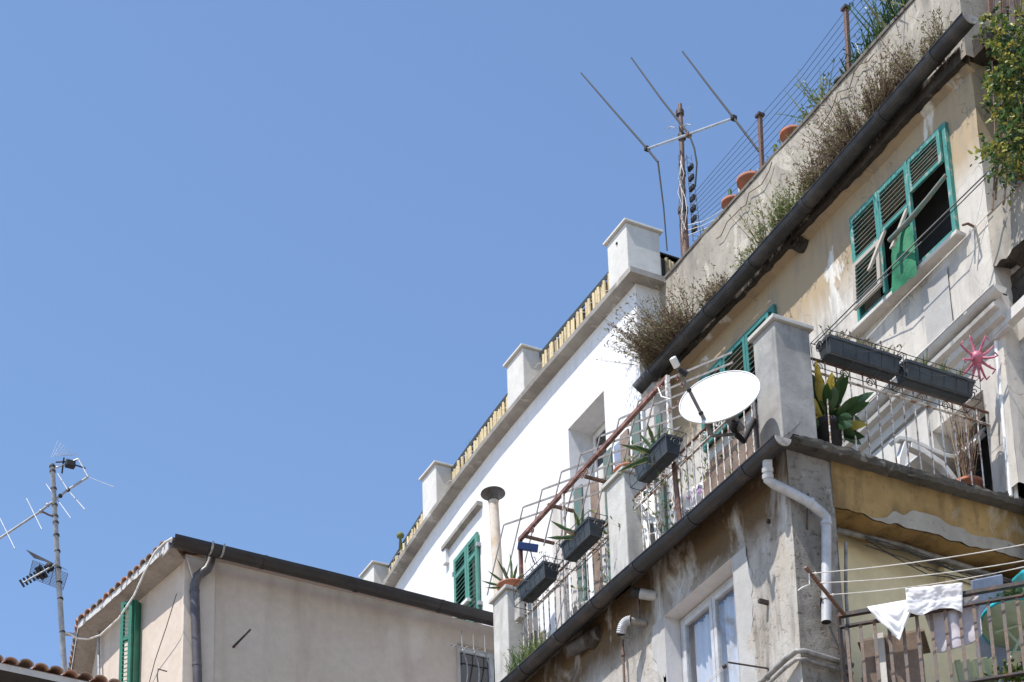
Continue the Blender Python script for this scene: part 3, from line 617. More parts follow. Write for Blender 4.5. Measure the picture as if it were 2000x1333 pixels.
c = MB(); c.grid(lambda u, v: V((13.2-.03*nz((u, v, 2), 8), 13.70+.2*u, 15.42-.5*v)), span(0, 1, .2), span(0, 1, .1), flip=True); mk('hanging_plaster', c, M['dark_soffit'], NB)
# ------------------------------------------------------------------ white house beyond, gently curved front
def xw(y): return 12.432+.0095*max(0, y-22.0)**2
WH = thing('white_house', 'bright white plastered house with a row of square roof pillars', 'house', (12.6, 24, 0))
N1 = (20.80, 21.76, 16.6, 18.2); N2 = (24.42, 25.38, 16.75, 18.20)
b = MB()
b.grid(lambda u, v: V((xw(u)+.118-.006*nz((u, v, 0), 1.5), u, v)), span(19.9, 33, .25, N1[:2]+N2[:2]), [0, 8, 12]+span(13, 19.24, .25, N1[2:]+N2[2:]),
       skip=lambda u, v: (N1[0] < u < N1[1] and N1[2] < v < N1[3]), flip=True)
b.quad((xw(19.9)+.118,19.9,0), (14.5,19.9,0), (14.5,19.9,19.24), (xw(19.9)+.118,19.9,19.24))
mk('wall', b, M['white_plaster'], WH)
b = MB(); xa = xw(21)+.115
for p, q in (((N1[0],N1[3]),(N1[1],N1[3])), ((N1[0],N1[2]),(N1[0],N1[3])), ((N1[1],N1[2]),(N1[1],N1[3])), ((N1[0],N1[2]),(N1[1],N1[2]))):
    b.quad((xa,p[0],p[1]), (xa,q[0],q[1]), (xa+.5,q[0],q[1]), (xa+.5,p[0],p[1]))
mk('window_reveal', b, M['white_plaster'], WH)
casement(WH, xa+.36, N1[0]+.01, N1[1]-.01, N1[2], N1[3]-.01, 'white_paint', 'glass_dark')
# cornice along the front and round the corner
pth = [V((xw(y)+.118, y, 19.24)) for y in span(19.91, 32.8, .3)]
prof = [(.0,-.02),(-.165,.015),(-.175,.075),(.30,.075),(.30,-.02)]
c = MB(); c.sweep(pth, prof); mk('cornice', c, M['cornice'], WH)
c = MB(); c.box(12.372, 13.02, 19.716, 20.1, 19.235, 19.3165); mk('cornice', c, M['cornice'], WH)
# pillars on the roof edge, each with a thin cap
for y_, zt in ((19.86, 20.10), (22.75, 20.09), (25.88, 20.08), (28.93, 20.06)):
    x_ = xw(y_)+.0; b = MB(); b.box(x_, x_+.50, y_, y_+.49, 19.30, zt); o = mk('roof_pillar', b, M['pillar_white'], WH, bevel=.012)
    c = MB(); c.box(x_-.04, x_+.54, y_-.04, y_+.53, zt, zt+.032); mk('pillar_cap', c, M['pillar_white'], o, bevel=.005)
c = MB(); c.tube([onx(1205, 476, 12.43)+V((.002,0,0)), onx(1205, 476, 12.43)+V((-.012,0,0))], .018, 8); mk('drain_hole', c, M['dark_in'], WH)
# louvred shutters on the white wall, ledge above them
xs = xw(25)+.10
fl = lambda u, v, w_: V((xw(u)+.10-w_, u, v))
ym = (N2[0]+N2[1])/2+.02
louvres(WH, fl, N2[0]+.12, ym-.006, 16.8, 18.17, .07, 16, mf='green_sea', ms='green_sea', th=.04, name='shutter', midrail=17.86)
louvres(WH, fl, ym+.006, N2[1]+.03, 16.8, 18.17, .07, 16, mf='green_sea', ms='green_sea', th=.04, name='shutter', midrail=17.86)
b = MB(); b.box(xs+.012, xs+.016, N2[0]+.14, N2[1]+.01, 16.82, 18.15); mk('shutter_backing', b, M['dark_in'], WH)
for yy in (N2[0]+.10, N2[1]+.05):
    for zz in (17.0, 17.95):
        c = MB(); c.box(xw(yy)+.05, xw(yy)+.12, yy-.02, yy+.02, zz-.03, zz+.03); mk('hinge', c, M['galv'], WH)
ya, yb = 24.42, 25.80
b = MB(); b.sweep([V((xw(y)+.118, y, 18.57)) for y in span(ya, yb, .3)], [(.0,-.045),(-.085,-.03),(-.085,.035),(.0,.035)]); mk('window_ledge', b, M['cornice'], WH)
b = MB(); b.box(xw(yb)+.05, xw(yb)+.12, yb-.11, yb, 18.30, 18.53); mk('ledge_return', b, M['white_plaster'], WH)
c = MB(); q = onx(921, 1162, xs); c.box(q.x-.10, q.x+.02, q.y-.05, q.y+.25, q.z-.14, q.z-.09); mk('window_sill', c, M['white_plaster'], WH)
# split-bamboo screens between the pillars, each cane a piece of its own
cane = []
for mname in ('bamboo', 'bamboo_dark'):
    c = MB(); c.tube([(0,0,0), (.004,.002,.5), (0,0,1)], [.5,.46,.5], 7); cane.append(mesh('cane', c, M[mname]))
def screen(label, pts, z0, z1, seed, ties=True, near=False):
    random.seed(seed); a, b_ = pts[0], pts[-1]
    root = thing('bamboo_screen', label, 'screen', (a+b_)/2+V((0,0,z0)), 'bamboo screens on the white roof')
    L = (b_-a).length; d = (b_-a)/L; s_ = 0.02
    while s_ < L-.02:
        w_ = random.choice((.034,.045,.055,.062)); p = a+d*(s_+w_/2)
        if not near: p.x = xw(p.y)+.27
        h = z1-z0-.07+random.uniform(-.02, .01)
        dark = random.random() < .28
        inst('cane', cane[dark], root, V((p.x+(.03 if dark else random.uniform(-.008,.01)), p.y, z0)), (random.uniform(-.02,.02), random.uniform(-.02,.02), random.uniform(0,6)), (w_, w_, h))
        s_ += w_+random.uniform(.001,.014)
    n = MB(); nrm = V((-d.y, d.x, 0)); m = 8
    P = [a+d*(L*i/m) for i in range(m+1)]
    if not near: P = [V((xw(p.y)+.31, p.y, 0)) for p in P]
    n.tube([p+V((0,0,z1)) for p in P], .014, 6); mk('top_wire', n, M['netting'], root); n = MB(); n.grid(lambda u, v: P[int(u)]+V((-.05,0,z1-.075+.08*v+.012*nz((u*3,v,1),1))), range(m+1), [0, 1]); mk('net_edge', n, M['netting'], root)
    n = MB(); n.grid(lambda u, v: P[int(u)]+V((.035,0,0))+V((0,0,z0+(z1-z0)*v)), range(m+1), [.0, .5, .995]); mk('shade_net', n, M['netting'], root)
    if ties:
        k = int(L/.28)
        for i in range(k):
            p = a+d*(L*(i+.5)/k); p.x = xw(p.y)+.24; t = MB(); zz = z0+(z1-z0)*random.uniform(.55,.72)
            t.tube([p+V((.02,-.02,zz)), p+V((-.06,.03,zz+.01)), p+V((-.05,.16,zz+.02))], .004, 5); mk('wire_tie', t, M['wire_white'], root)
zs0 = 19.315; zs1 = onx(1182, 540, 12.70).z
screen('split bamboo screen between the corner pillar and second pillar of the white roof', [V((12.7,20.36,0)), V((12.7,22.74,0))], zs0, zs1, 1)
screen('split bamboo screen between the second and third pillars of the white roof', [V((12.7,23.25,0)), V((12.7,25.87,0))], zs0, zs1, 2)
screen('split bamboo screen between the third pillar and last pillar of the white roof', [V((12.8,26.38,0)), V((12.8,28.92,0))], zs0, zs1, 3)
zr1 = ony(1300, 492, 20.0).z
screen('short bamboo screen between the corner pillar and the rusty aerial post', [V((12.96,20.05,0)), V((13.62,20.05,0))], zs0, zr1, 4, ties=False, near=True)
# cement flue with a flat cap, standing behind the terrace
fb, ft = onx(974, 1150, 11.6), onx(963, 968, 11.6); ax = (ft-fb).normalized(); fb = fb-ax*3.2
FL = thing('flue_pipe', 'stained round cement flue with a flat dark cap in front of the white wall', 'flue', fb)
c = MB(); c.tube([fb, ft.lerp(fb, .02)], [.074, .066], 20); mk('pipe', c, M['flue'], FL)
c = MB(); c.lathe([(.0,.06),(.16,.035),(.165,.022),(.10,.008),(.075,-.015),(.072,-.09),(.05,-.09)], ft, 28, ax); mk('cap', c, M['flue_cap'], FL)

# ------------------------------------------------------------------ tan house on the left
ZL = 15.886
LH = thing('tan_house', 'tan plastered house with brown gutter, downpipe and green shutters', 'house', (9.5, 24, 0))
rim = [V((12.52,23.05,ZL)), V((7.469,22.87,ZL)), V((7.166,24.728,ZL)), V((7.033,25.387,ZL)), V((7.379,26.996,ZL)), V((8.2,29.5,ZL))]
cw = ony(361, 1150, 23.10)
wl = [V((12.55,23.20,0)), V((cw.x,23.10,0)), V((cw.x-.30,24.80,0)), V((cw.x-.40,25.45,0)), V((cw.x-.08,26.95,0)), V((cw.x+.8,29.5,0))]
hole = None
b = MB(); gw = []                                         # wall, with an opening for the barred window
q1, q2 = ony(892, 1262, 23.18), ony(985, 1340, 23.18); hx = (q1.x, q1.x+1.05); hz = (14.0, ony(895, 1258, 23.18).z)
b.grid(lambda u, v: V((u, 23.20+(u-12.55)*(.10/(12.55-cw.x))-.004*nz((u, v, 2), 1.5), v)), span(cw.x, 12.55, .3, hx), [0, 9]+span(12, 15.85, .3, hz), skip=lambda u, v: hx[0] < u < hx[1] and hz[0] < v < hz[1])
for i in range(1, 5):
    p, q = wl[i], wl[i+1]; b.quad(p, q, q+V((0,0,15.83)), p+V((0,0,15.83)))
mk('wall', b, M['tan_wall'], LH)
b = MB(); s0 = cw.x; s1 = ony(418, 1200, 23.10).x
b.box(s0-.012, s1, 23.085, 23.30, 9, 15.80); mk('corner_strip', b, M['tan_strip'], LH)
b = MB()
for p, q in (((hx[0],hz[1]),(hx[1],hz[1])), ((hx[0],hz[0]),(hx[0],hz[1])), ((hx[1],hz[0]),(hx[1],hz[1]))):
    b.quad((p[0],23.15,p[1]), (q[0],23.15,q[1]), (q[0],23.45,q[1]), (p[0],23.45,p[1]))
mk('window_reveal', b, M['tan_strip'], LH)
f = MB(); f.box(hx[0]+.01, hx[0]+.07, 23.22, 23.28, hz[0], hz[1]-.01); f.box(hx[0]+.07, hx[1], 23.222, 23.278, hz[1]-.08, hz[1]-.01); f.box(hx[0]+.5, hx[0]+.57, 23.222, 23.278, hz[0], hz[1]-.08)
wf = mk('window_frame', f, M['grey_frame'], LH, bevel=.005)
f = MB(); f.box(hx[0]+.07, hx[1], 23.25, 23.256, hz[0], hz[1]-.08); mk('pane', f, M['glass_dark'], wf)
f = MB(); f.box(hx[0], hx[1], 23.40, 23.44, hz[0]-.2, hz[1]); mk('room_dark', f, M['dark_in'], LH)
GR = thing('window_grille', 'bowed grey iron bars with pointed tips over the tan house window', 'grille', (hx[0]+.5, 23.0, hz[0]))
for i in range(6):
    x_ = hx[0]+.02+i*.17; zt = hz[1]+.14; c = MB()
    c.tube([V((x_,23.06-.14*(math.sin(math.pi*min(1, max(0, (zt-.28-z_)/.75)))**1.0), z_)) for z_ in [zt-1.2+1.2*k/14 for k in range(15)]], .009, 6); mk('bar', c, M['galv'], GR)
for zz in (hz[1]-.12, hz[1]-.95):
    c = MB(); c.tube([(hx[0]-.16,23.05,zz), (hx[1],23.05,zz)], .010, 6); mk('cross_bar', c, M['galv'], GR)
    for i in range(8):
        x_ = hx[0]-.1+i*.16; c = MB(); c.tube([(x_-.03,23.04,zz-.03), (x_,23.03,zz), (x_+.035,23.04,zz+.03)], .006, 5); mk('barb', c, M['galv'], GR)
# gutter, soffit, eave board, roof
gp = [rim[1]+V((-.055,-.03,-.085)), V((9.5, 22.89, ZL-.085)), V((12.5,23.02,ZL-.085))]
gr = MB(); pr = [(-a, z) for a, z in gutter_prof(.115)]; gr.sweep([V(p) for p in gp][::-1], pr); gg = mk('gutter', gr, M['gutter_brown'], LH)
for x_ in (8.6, 9.9, 11.1, 12.0):
    c = MB(); yy = 22.834+(x_-7.469)*.0363; c.sweep([V((x_+.04, yy, ZL-.085)), V((x_, yy, ZL-.085))], [(-a-.0, z) for a, z in gutter_prof(.122)]); mk('joint_band', c, M['gutter_brown'], gg)
c = MB(); q = gp[0]; c.box(q.x-.012, q.x+.004, q.y-.0, q.y+.20, q.z-.10, q.z+.015); mk('gutter_end', c, M['board'], gg)
c = MB()
for i in range(1, 5):
    p, q = rim[i], rim[i+1]; a, d_ = wl[i].copy(), wl[i+1].copy(); a.z = d_.z = ZL-.13
    c.quad(p+V((0,0,-.08)), q+V((0,0,-.08)), d_, a); c.quad(p+V((0,0,-.08)), p+V((0,0,.0)), q+V((0,0,.0)), q+V((0,0,-.08)))
    e = (q-p).normalized(); nn = V((-e.y, e.x, 0))
mk('soffit', c, M['soffit'], LH)
for i in range(1, 5):
    p, q = rim[i], rim[i+1]; d_ = (q-p); L = d_.length; e = d_/L; out = V((-e.y, e.x, 0)); k = max(2, int(L/.2)); c = MB()
    c.grid(lambda u, v: p+e*(L*u)+out*(.012+.004*nz((u*9, v, i), 1))+V((0,0,-.10+.10*v-.02*nz((u*L*6, v, i), 1)*(v < .5))), span(0, 1, 1/(k*2)), [0, .5, 1]); mk('eave_board', c, M['board'], LH)
roofc = V((10.2, 26.2, ZL+1.5))
c = MB()
for i in range(5): c.add([rim[i]+V((0,0,.02)), rim[i+1]+V((0,0,.02)), roofc], [(0,2,1)])
rf = mk('roof', c, M['tile2'], LH)
def tile_mesh(name, mat):
    c = MB(); n = 8; L = .42
    for s_, r1, r2 in ((0, .085, .07),):
        vs_ = []
        for k, (rr, z_) in enumerate(((r1, 0), (r2, L))):
            for lay in (0, .016):
                vs_ += [((rr-lay)*math.cos(math.pi*j/n), z_, .72*(rr-lay)*math.sin(math.pi*j/n)) for j in range(n+1)]
        m = n+1; fs = []
        for j in range(n): fs += [(j, j+1, 2*m+j+1, 2*m+j), (m+j, 3*m+j, 3*m+j+1, m+j+1), (j, m+j, m+j+1, j+1), (2*m+j, 2*m+j+1, 3*m+j+1, 3*m+j)]
        fs += [(0, 2*m, 3*m, m), (n, m+n, 3*m+n, 2*m+n)]
        c.add(vs_, fs, smooth=False)
    return mesh(name, c, mat)
TILE = [tile_mesh('tile', M['tile']), tile_mesh('tile', M['tile2'])]
random.seed(3)
for i in range(1, 5):
    p, q = rim[i], rim[i+1]; d_ = q-p; L = d_.length; e = d_/L; inn = V((e.y, -e.x, 0)); ang = math.atan2(inn.y, inn.x)-math.pi/2
    for row in range(3):
        for j in range(int(L/.172)+1):
            s_ = j*.172+.05
            if i == 1 and s_ < .36*row+.06: continue
            o = inst('tile', random.choice(TILE), rf, p+e*s_-inn*(.03-.34*row)+V((0,0,-.015+.11*row+random.uniform(-.008,.012))), (.34+random.uniform(-.04,.04), 0, ang+random.uniform(-.05,.05)))
# downpipe
d0 = ony(414, 1085, 22.93); d1 = ony(408, 1110, 22.93); d2 = ony(382, 1128, 23.0); d3 = ony(380, 1150, 23.03); d4 = ony(388, 1400, 23.03)
c = MB(); c.tube([d0+V((0,0,.08)), d0, d0.lerp(d1, .6), d1.lerp(d2, .15), d1.lerp(d2, .5), d1.lerp(d2, .85), d3.lerp(d2, .4), d3, d3.lerp(d4, .1), d4], .058, 16); dp = mk('downpipe', c, M['downpipe_brown'], LH)
for pt in (d3.lerp(d4, .02), d3.lerp(d4, .6)):
    c = MB(); c.tube([pt+V((0,0,.02)), pt-V((0,0,.02))], .063, 14); mk('pipe_collar', c, M['downpipe_brown'], dp)
for x_ in (402, 424):
    q = ony(x_, 1080, 22.86); c = MB(); c.sweep([V((q.x+.012,22.83,ZL-.085)), V((q.x-.012,22.83,ZL-.085))], [(-a, z) for a, z in gutter_prof(.123)]); mk('gutter_bracket', c, M['galv'], gg)
c = MB(); q = ony(455, 1265, 23.12); c.tube([q, q+V((.10,-.35,.10))], [.016, .012], 6); mk('iron_spike', c, M['rust_dark'], LH)
c = MB(); q = ony(326, 1312, 23.0); q = onx(326, 1312, cw.x-.12); c.tube([q, q+V((-.12,-.02,.0)), q+V((-.13,-.02,-.10)), q+V((-.10,-.02,-.3))], .009, 6); mk('wall_hook', c, M['rust_dark'], LH)
c = MB(); c.tube([ony(366, 1092, 23.05), ony(371, 1110, 23.05), ony(378, 1135, 23.05)], .010, 6); mk('wall_cable', c, M['wire_white'], LH)
# green shutters on the street side: one leaf ajar showing its louvres, one edge-on
sa = onx(240, 1180, 7.30); sb = onx(262, 1171, 7.40); zt = sb.z; 
e = (sb-sa); e.z = 0; e.normalize(); nn = V((-e.y, e.x, 0)); nn = nn if nn.y < 0 else -nn
wdt = (V((sb.x, sb.y, 0))-V((sa.x, sa.y, 0))).length
fs = lambda u, v, w_: V((sa.x, sa.y, 0))+e*u+nn*w_+V((0,0,v))
louvres(LH, fs, 0, wdt, zt-1.35, zt-.01, .05, 20, mf='green', ms='green', th=.04, name='shutter', midrail=zt-.55)
sc2 = onx(287, 1170, 7.62); e2 = sc2-sb; e2.z = 0; L2 = e2.length; e2.normalize(); n2 = V((-e2.y, e2.x, 0)); n2 = n2 if n2.y < 0 else -n2
for k in (0, 1):
    c = MB(); a = V((sb.x, sb.y, 0))+e2*(L2*(.02+.49*k))+n2*(.03*k); bq = V((sb.x, sb.y, 0))+e2*(L2*(.49+.49*k))+n2*(.03*k)
    c.bar((a+bq)/2+V((0,0,zt-1.36)), (a+bq)/2+V((0,0,zt)), .04, (bq-a).length, side=e2); o = mk('shutter', c, M['green'], LH, bevel=.004)
for zz in (zt-.25, zt-1.1):
    c = MB(); p = V((sb.x, sb.y, zz))+e2*L2*.5-nn*(-.03); c.bar(p, p+e2*.1+V((0,0,.02)), .02, .05); mk('shutter_hinge', c, M['galv'], LH)
# a second wall bay edge with small pipe
c = MB(); c.tube([onx(192, 1225, 7.28), onx(193, 1320, 7.28)], .02, 8); mk('wall_pipe', c, M['galv'], LH)
# ------------------------------------------------------------------ low tiled roof at the bottom left
ra = dep(-40, 1285, 24); rb = onz(230, 1343, ra.z)
RH = thing('tiled_roof_house', 'low house whose pale terracotta tile eave rises below the leaning aerial mast', 'house', (ra+rb)/2-V((0,0,ra.z)))
e = (rb-ra).normalized(); inn = V((-e.y, e.x, 0)); inn = inn if inn.y > 0 else -inn; L = (rb-ra).length
c = MB(); c.quad(ra, rb, rb+inn*3+V((0,0,.6)), ra+inn*3+V((0,0,.6))); rfo = mk('roof', c, M['tile2'], RH)
ang = math.atan2(inn.y, inn.x)-math.pi/2
for row in range(2):
    for j in range(int(L/.172)+1):
        inst('tile', random.choice(TILE), rfo, ra+e*(j*.172)+inn*(.34*row-.05)+V((0,0,.01+.06*row+random.uniform(-.01,.012))), (.2+random.uniform(-.05,.05), 0, ang+random.uniform(-.07,.07)))
c = MB(); c.quad(ra+V((0,0,-.09)), rb+V((0,0,-.09)), rb+V((0,0,-.01)), ra+V((0,0,-.01))); mk('eave_board', c, M['canopy'], RH)
c = MB(); c.quad(ra+V((0,0,-.09)), rb+V((0,0,-.09)), rb+inn*.4+V((0,0,-.12)), ra+inn*.4+V((0,0,-.12))); mk('soffit', c, M['gutter_brown'], RH)
c = MB(); c.quad(ra+inn*.4+V((0,0,-.1)), rb+inn*.4+V((0,0,-.1)), V((rb.x,rb.y,0))+inn*.4, V((ra.x,ra.y,0))+inn*.4); mk('wall', c, M['tan_wall'], RH)
# ================================================================== things on and around the houses
def pv(dx, dy, d): return (rt*dx-up*dy)*(d/F)             # picture offset -> metres across the view at distance d
def depth(p): return (V(p)-CAM).dot(fw)
# ------------------------------------------------------------------ railings with twisted balusters
def twisted():
    c = MB(); n = 26; vs_ = []; fs = []
    for i in range(n+1):
        t = i/n; a = t*math.pi*5.0
        for j in range(4):
            th = a+j*math.pi/2; vs_.append((.5*math.cos(th), .5*math.sin(th), t))
    for i in range(n):
        for j in range(4): fs.append((i*4+j, i*4+(j+1)%4, (i+1)*4+(j+1)%4, (i+1)*4+j))
    c.add(vs_, fs); return mesh('baluster', c, M['rust_white'])
TW = twisted()
def scroll(c0, ax, r, turns=1.5, n=26, rad=.006):
    c = MB(); ax = V(ax).normalized(); P = []
    for i in range(n):
        t = i/(n-1); a = t*turns*2*math.pi; P.append(V(c0)+ax*(r*(1-.75*t)*math.cos(a))+V((0,0,r*(1-.75*t)*math.sin(a))))
    c.tube(P, rad, 5); return c
def railing(label, a, b, zt, gap, wd=.017, group='terrace railings'):
    root = thing('iron_railing', label, 'railing', V((a.x, a.y, ZT)), group)
    L = (b-a).length; d = (b-a)/L; n = int(L/gap)
    for k, (z_, h) in enumerate(((zt, .012), (ZT-.03, .012), (zt-.14, .010))):
        c = MB(); c.bar(V((a.x,a.y,z_)), V((b.x,b.y,z_)), .028, h); mk('top_rail' if k == 0 else 'rail', c, M['rust_white' if k else 'rust'], root)
    for i in range(1, n):
        p = a+d*(L*i/n); inst('baluster', TW, root, V((p.x+random.uniform(-.004,.004), p.y, ZT-.09)), (random.uniform(-.008,.008), random.uniform(-.008,.008), random.uniform(0,.5)), (wd, wd, zt-ZT+.09))
    for i in range(n):
        if i % 2: continue
        p = a+d*(L*(i+.5)/n); mk('scroll', scroll(V((p.x, p.y, zt-.07)), d, .055), M['rust_white'], root)
    return root
railing('chipped white railing between the grey pillar and middle pillar under the satellite dish', V((10.58,14.56,0)), V((10.58,17.01,0)), 13.96, .125)
railing('chipped white railing between the middle and far pillars behind two planters', V((10.58,17.40,0)), V((10.58,19.70,0)), 13.96, .125)
railing('chipped white railing from the grey pillar to the neighbour wall with two planters', V((10.88,14.22,0)), V((13.0,14.22,0)), 13.97, .145)
# rusty flat post against the railing
c = MB(); a, b_ = onx(1316, 905, 10.50), onx(1328, 1002, 10.50); c.bar(a, b_+V((0,0,-.2)), .02, .06, side=(0,1,0))
tag(mk('iron_post', c, M['rust']), 'flat rusty iron post standing beside the railing below the agave planter', 'post')

# ------------------------------------------------------------------ planters in wire holders
def planter(label, c, ax, out, L, D_=.19, H=.17, tilt=0, shift_holder=.0):
    ax = V(ax).normalized(); out = V(out).normalized(); upv = V((0,0,1)); c = V(c)
    root = thing('flower_box', label, 'planter', c-upv*H, 'dark plastic planters hung on the railings')
    def P(a, o, h): return c+ax*a+out*o+upv*h
    b = MB()
    def hexa(a0, o0, h0, a1, o1, h1):
        b.add([P(-a0,-o0,h0), P(a0,-o0,h0), P(a0,o0,h0), P(-a0,o0,h0), P(-a1,-o1,h1), P(a1,-o1,h1), P(a1,o1,h1), P(-a1,o1,h1)],
              [(0,1,5,4), (1,2,6,5), (2,3,7,6), (3,0,4,7), (4,5,6,7)])
    hexa(L/2, D_/2, 0, L/2-.02, D_/2-.025, -H)
    hexa(L/2-.012, D_/2-.012, -.006, L/2-.014, D_/2-.014, -.03)
    bx = mk('box', b, M['planter'], root, bevel=.008)
    r_ = MB()
    for s_ in (-1, 1): r_.bar(P(-L/2-.008, s_*D_/2, -.012), P(L/2+.008, s_*D_/2, -.012), .018, .03)
    for s_ in (-1, 1): r_.bar(P(s_*L/2, -D_/2+.009, -.012), P(s_*L/2, D_/2-.009, -.012), .018, .03)
    mk('rim', r_, M['planter'], bx)
    for s_ in (-.30, -.12, .06, .24, .42):
        k = MB(); k.bar(P(s_*L, D_/2-.004, -.03), P(s_*L*.98, D_/2-.026, -H+.01), .012, .010, side=ax); mk('rib', k, M['planter'], bx)
    k = MB(); k.bar(P(-L/2+.03, .0, -H-.004), P(L/2-.03, .0, -H-.004), .05, .008); mk('base_ridge', k, M['planter'], bx)
    hl, hd = L/2+.05, D_/2+.025
    for z_ in (.035, -H-.05):
        dd = hd if z_ > 0 else hd-.01
        k = MB(); k.tube([P(-hl,-dd,z_), P(hl,-dd,z_), P(hl,dd,z_), P(-hl,dd,z_), P(-hl,-dd,z_)], .0045, 5); mk('holder_wire', k, M['wire'], root)
    for a_ in (-hl, -hl*.33, hl*.33, hl):
        k = MB(); k.tube([P(a_,-hd+.01,-H-.05), P(a_,hd-.01,-H-.05)], .004, 5); mk('holder_wire', k, M['wire'], root)
    for a_ in (-hl, hl):
        for s_ in (-1, 1):
            k = MB(); k.tube([P(a_,s_*hd,.035), P(a_,s_*(hd-.01),-H-.05)], .004, 5); mk('holder_wire', k, M['wire'], root)
        mk('holder_scroll', scroll(P(a_,0,-H*.5), out, .06), M['wire'], root)
    k = MB(); k.tube([P(hl*(t*2-1)*.95, hd-.004+.012, -H*.5+.05*math.sin((t-.5)*7)) for t in [i/16 for i in range(17)]], .004, 5); mk('holder_wire', k, M['wire'], root)
    s_ = MB(); s_.grid(lambda u, v: P((u-.5)*(L-.03), (v-.5)*(D_-.03), -.035+.02*nz((u*5, v*4, L), 1)), span(0, 1, .1), span(0, 1, .25)); mk('soil', s_, M['wood_brown'], root)
    return P
def agave_leaf(base, tip, W, sag=.12, n=8, nrm=None):
    c = MB(); base = V(base); tip = V(tip); d = tip-base; L = d.length; d.normalize()
    vw = (base-CAM).normalized(); s1 = d.cross(vw); s1 = s1.normalized() if s1.length > .05 else d.orthogonal().normalized()
    nn = (s1.cross(d)); nn = nn if nn.z > 0 else -nn
    side = (s1*.86+nn*random.uniform(-.5,.5)).normalized(); nn = side.cross(d).normalized(); nn = nn if nn.z > 0 else -nn
    vs_ = []; 
    for i in range(n+1):
        t = i/n; w_ = W*.5*(.55+.45*math.sin(math.pi*min(1, t*1.6+.1)) if t < .55 else (1-t)/.45*1.0*(.98))*(1 if t < 1 else .02)
        ctr = base+d*(L*t)+nn*(sag*L*4*t*(1-t)*.5)
        for q, hgt in ((-1,.0), (-.74,-.10), (0,-.30), (.74,-.10), (1,.0)): vs_.append(ctr+side*(w_*q)+nn*(w_*hgt))
    for i in range(n):
        for j in range(4): c.add([vs_[i*5+j], vs_[i*5+j+1], vs_[i*5+5+j+1], vs_[i*5+5+j]], [(0,1,2,3)], 1 if j in (0, 3) else 0, True)
    return c
def agave(label, base, tips, W=.055, group='agaves on the terrace', dry=3):
    base = V(base); d = depth(base); root = thing('agave', label, 'agave', base, group)
    for i, (dx, dy, dz) in enumerate(tips):
        tip = base+pv(dx, dy, d)-fw*dz
        mk('leaf', agave_leaf(base+pv(dx*.04, dy*.04, d), tip, W*random.uniform(.85,1.1)), [M['agave'], M['agave_edge']], root)
    for i in range(dry):
        tip = base+pv(random.uniform(-45,40), random.uniform(-14,22), d)-fw*random.uniform(.05,.18)
        mk('dry_leaf', agave_leaf(base, tip, W*.5, -.1), M['dry_light'], root)
    return root
def tuft(name, label, cat, base_fn, n, length, mats, lean=(0,0,1), spread=.5, width=.006, leaf=0, leafL=.03, leafW=.009, group=None, leafmats=None, seed=1, bend=.3, parent=None, clumps=0):
    """a weed or small plant: thin stalks and small leaves spread from base_fn(t)"""
    random.seed(seed); b0 = base_fn(.5)
    root = parent or thing(name, label, cat, b0, group)
    st, lf = MB(), MB(); nm = len(mats); lean = V(lean)
    cl_ = [(random.random(), V((random.gauss(0,.35), random.gauss(0,.35), 0)), random.uniform(.55, 1.25)) for _ in range(clumps)]
    for i in range(n):
        ct = random.choice(cl_) if cl_ else None
        p = V(base_fn(min(1, max(0, ct[0]+random.gauss(0,.045))) if ct else random.random())); d = (lean+(ct[1] if ct else V((0,0,0)))+V((random.gauss(0,1), random.gauss(0,1), random.gauss(0,.6)))*spread).normalized()
        if d.z < -.5: d.z *= -.3
        L = length*random.uniform(.35,1.1)*(ct[2] if ct else 1); sideup = V((random.uniform(-1,1), random.uniform(-1,1), .2)); bd = bend*random.uniform(-.5,1.2)
        st.blade(p, d, sideup, L, width, bd, 4, mi=random.randrange(nm), tip=.3)
        if leaf:
            sd_ = d.cross(sideup); sd_ = sd_.normalized() if sd_.length > 1e-3 else d.orthogonal().normalized(); nn = sd_.cross(d).normalized()
            for k in range(leaf):
                t = random.uniform(.25, 1.0); q = p+d*(L*t)-nn*(bd*L*t*t)
                dd = (d*.5+V((random.gauss(0,1), random.gauss(0,1), random.gauss(.2,.8)))).normalized()
                lf.blade(q, dd, V((random.gauss(0,1), random.gauss(0,1), random.gauss(0,1))), leafL*random.uniform(.6,1.3), leafW*random.uniform(.7,1.3), .25, 2, mi=random.randrange(len(leafmats or mats)))
    mk('stalks', st, mats, root, kind='stuff')
    if leaf: mk('leaves', lf, leafmats or mats, root, kind='stuff')
    return root
DRY = [M['dry'], M['dry_light'], M['dry']]; DGR = [M['dry_green'], M['dry_light'], M['dry']]; GRN = [M['leaf'], M['leaf_yel'], M['leaf']]
def boxtop(P, L, D_=.19): return lambda t: P((random.random()-.5)*L*.9, (random.random()-.5)*D_*.7, -.03)
xo = 10.36
q0, q1 = onx(1308, 848, xo-.06), onx(1240, 912, xo-.06); cB = (q0+q1)/2+V((.06,0,0)); LB = (q1-q0).length
P1_ = planter('dark planter with a large agave hanging between the dish and middle pillar', V((xo, cB.y, cB.z+.0)), (0,1,0), (-1,0,0), .62, .20, .19)
q0, q1 = onx(1160, 1012, xo-.06), onx(1096, 1066, xo-.06); c2_ = (q0+q1)/2
P2_ = planter('dark planter with a smaller agave hanging just beyond the middle pillar', V((xo, c2_.y, c2_.z)), (0,1,0), (-1,0,0), .62, .20, .19)
q0, q1 = onx(1072, 1098, xo-.06), onx(1012, 1148, xo-.06); c3_ = (q0+q1)/2
P3_ = planter('dark planter full of dry twigs hanging beside the far pillar', V((xo, c3_.y, c3_.z)), (0,1,0), (-1,0,0), .62, .20, .18)
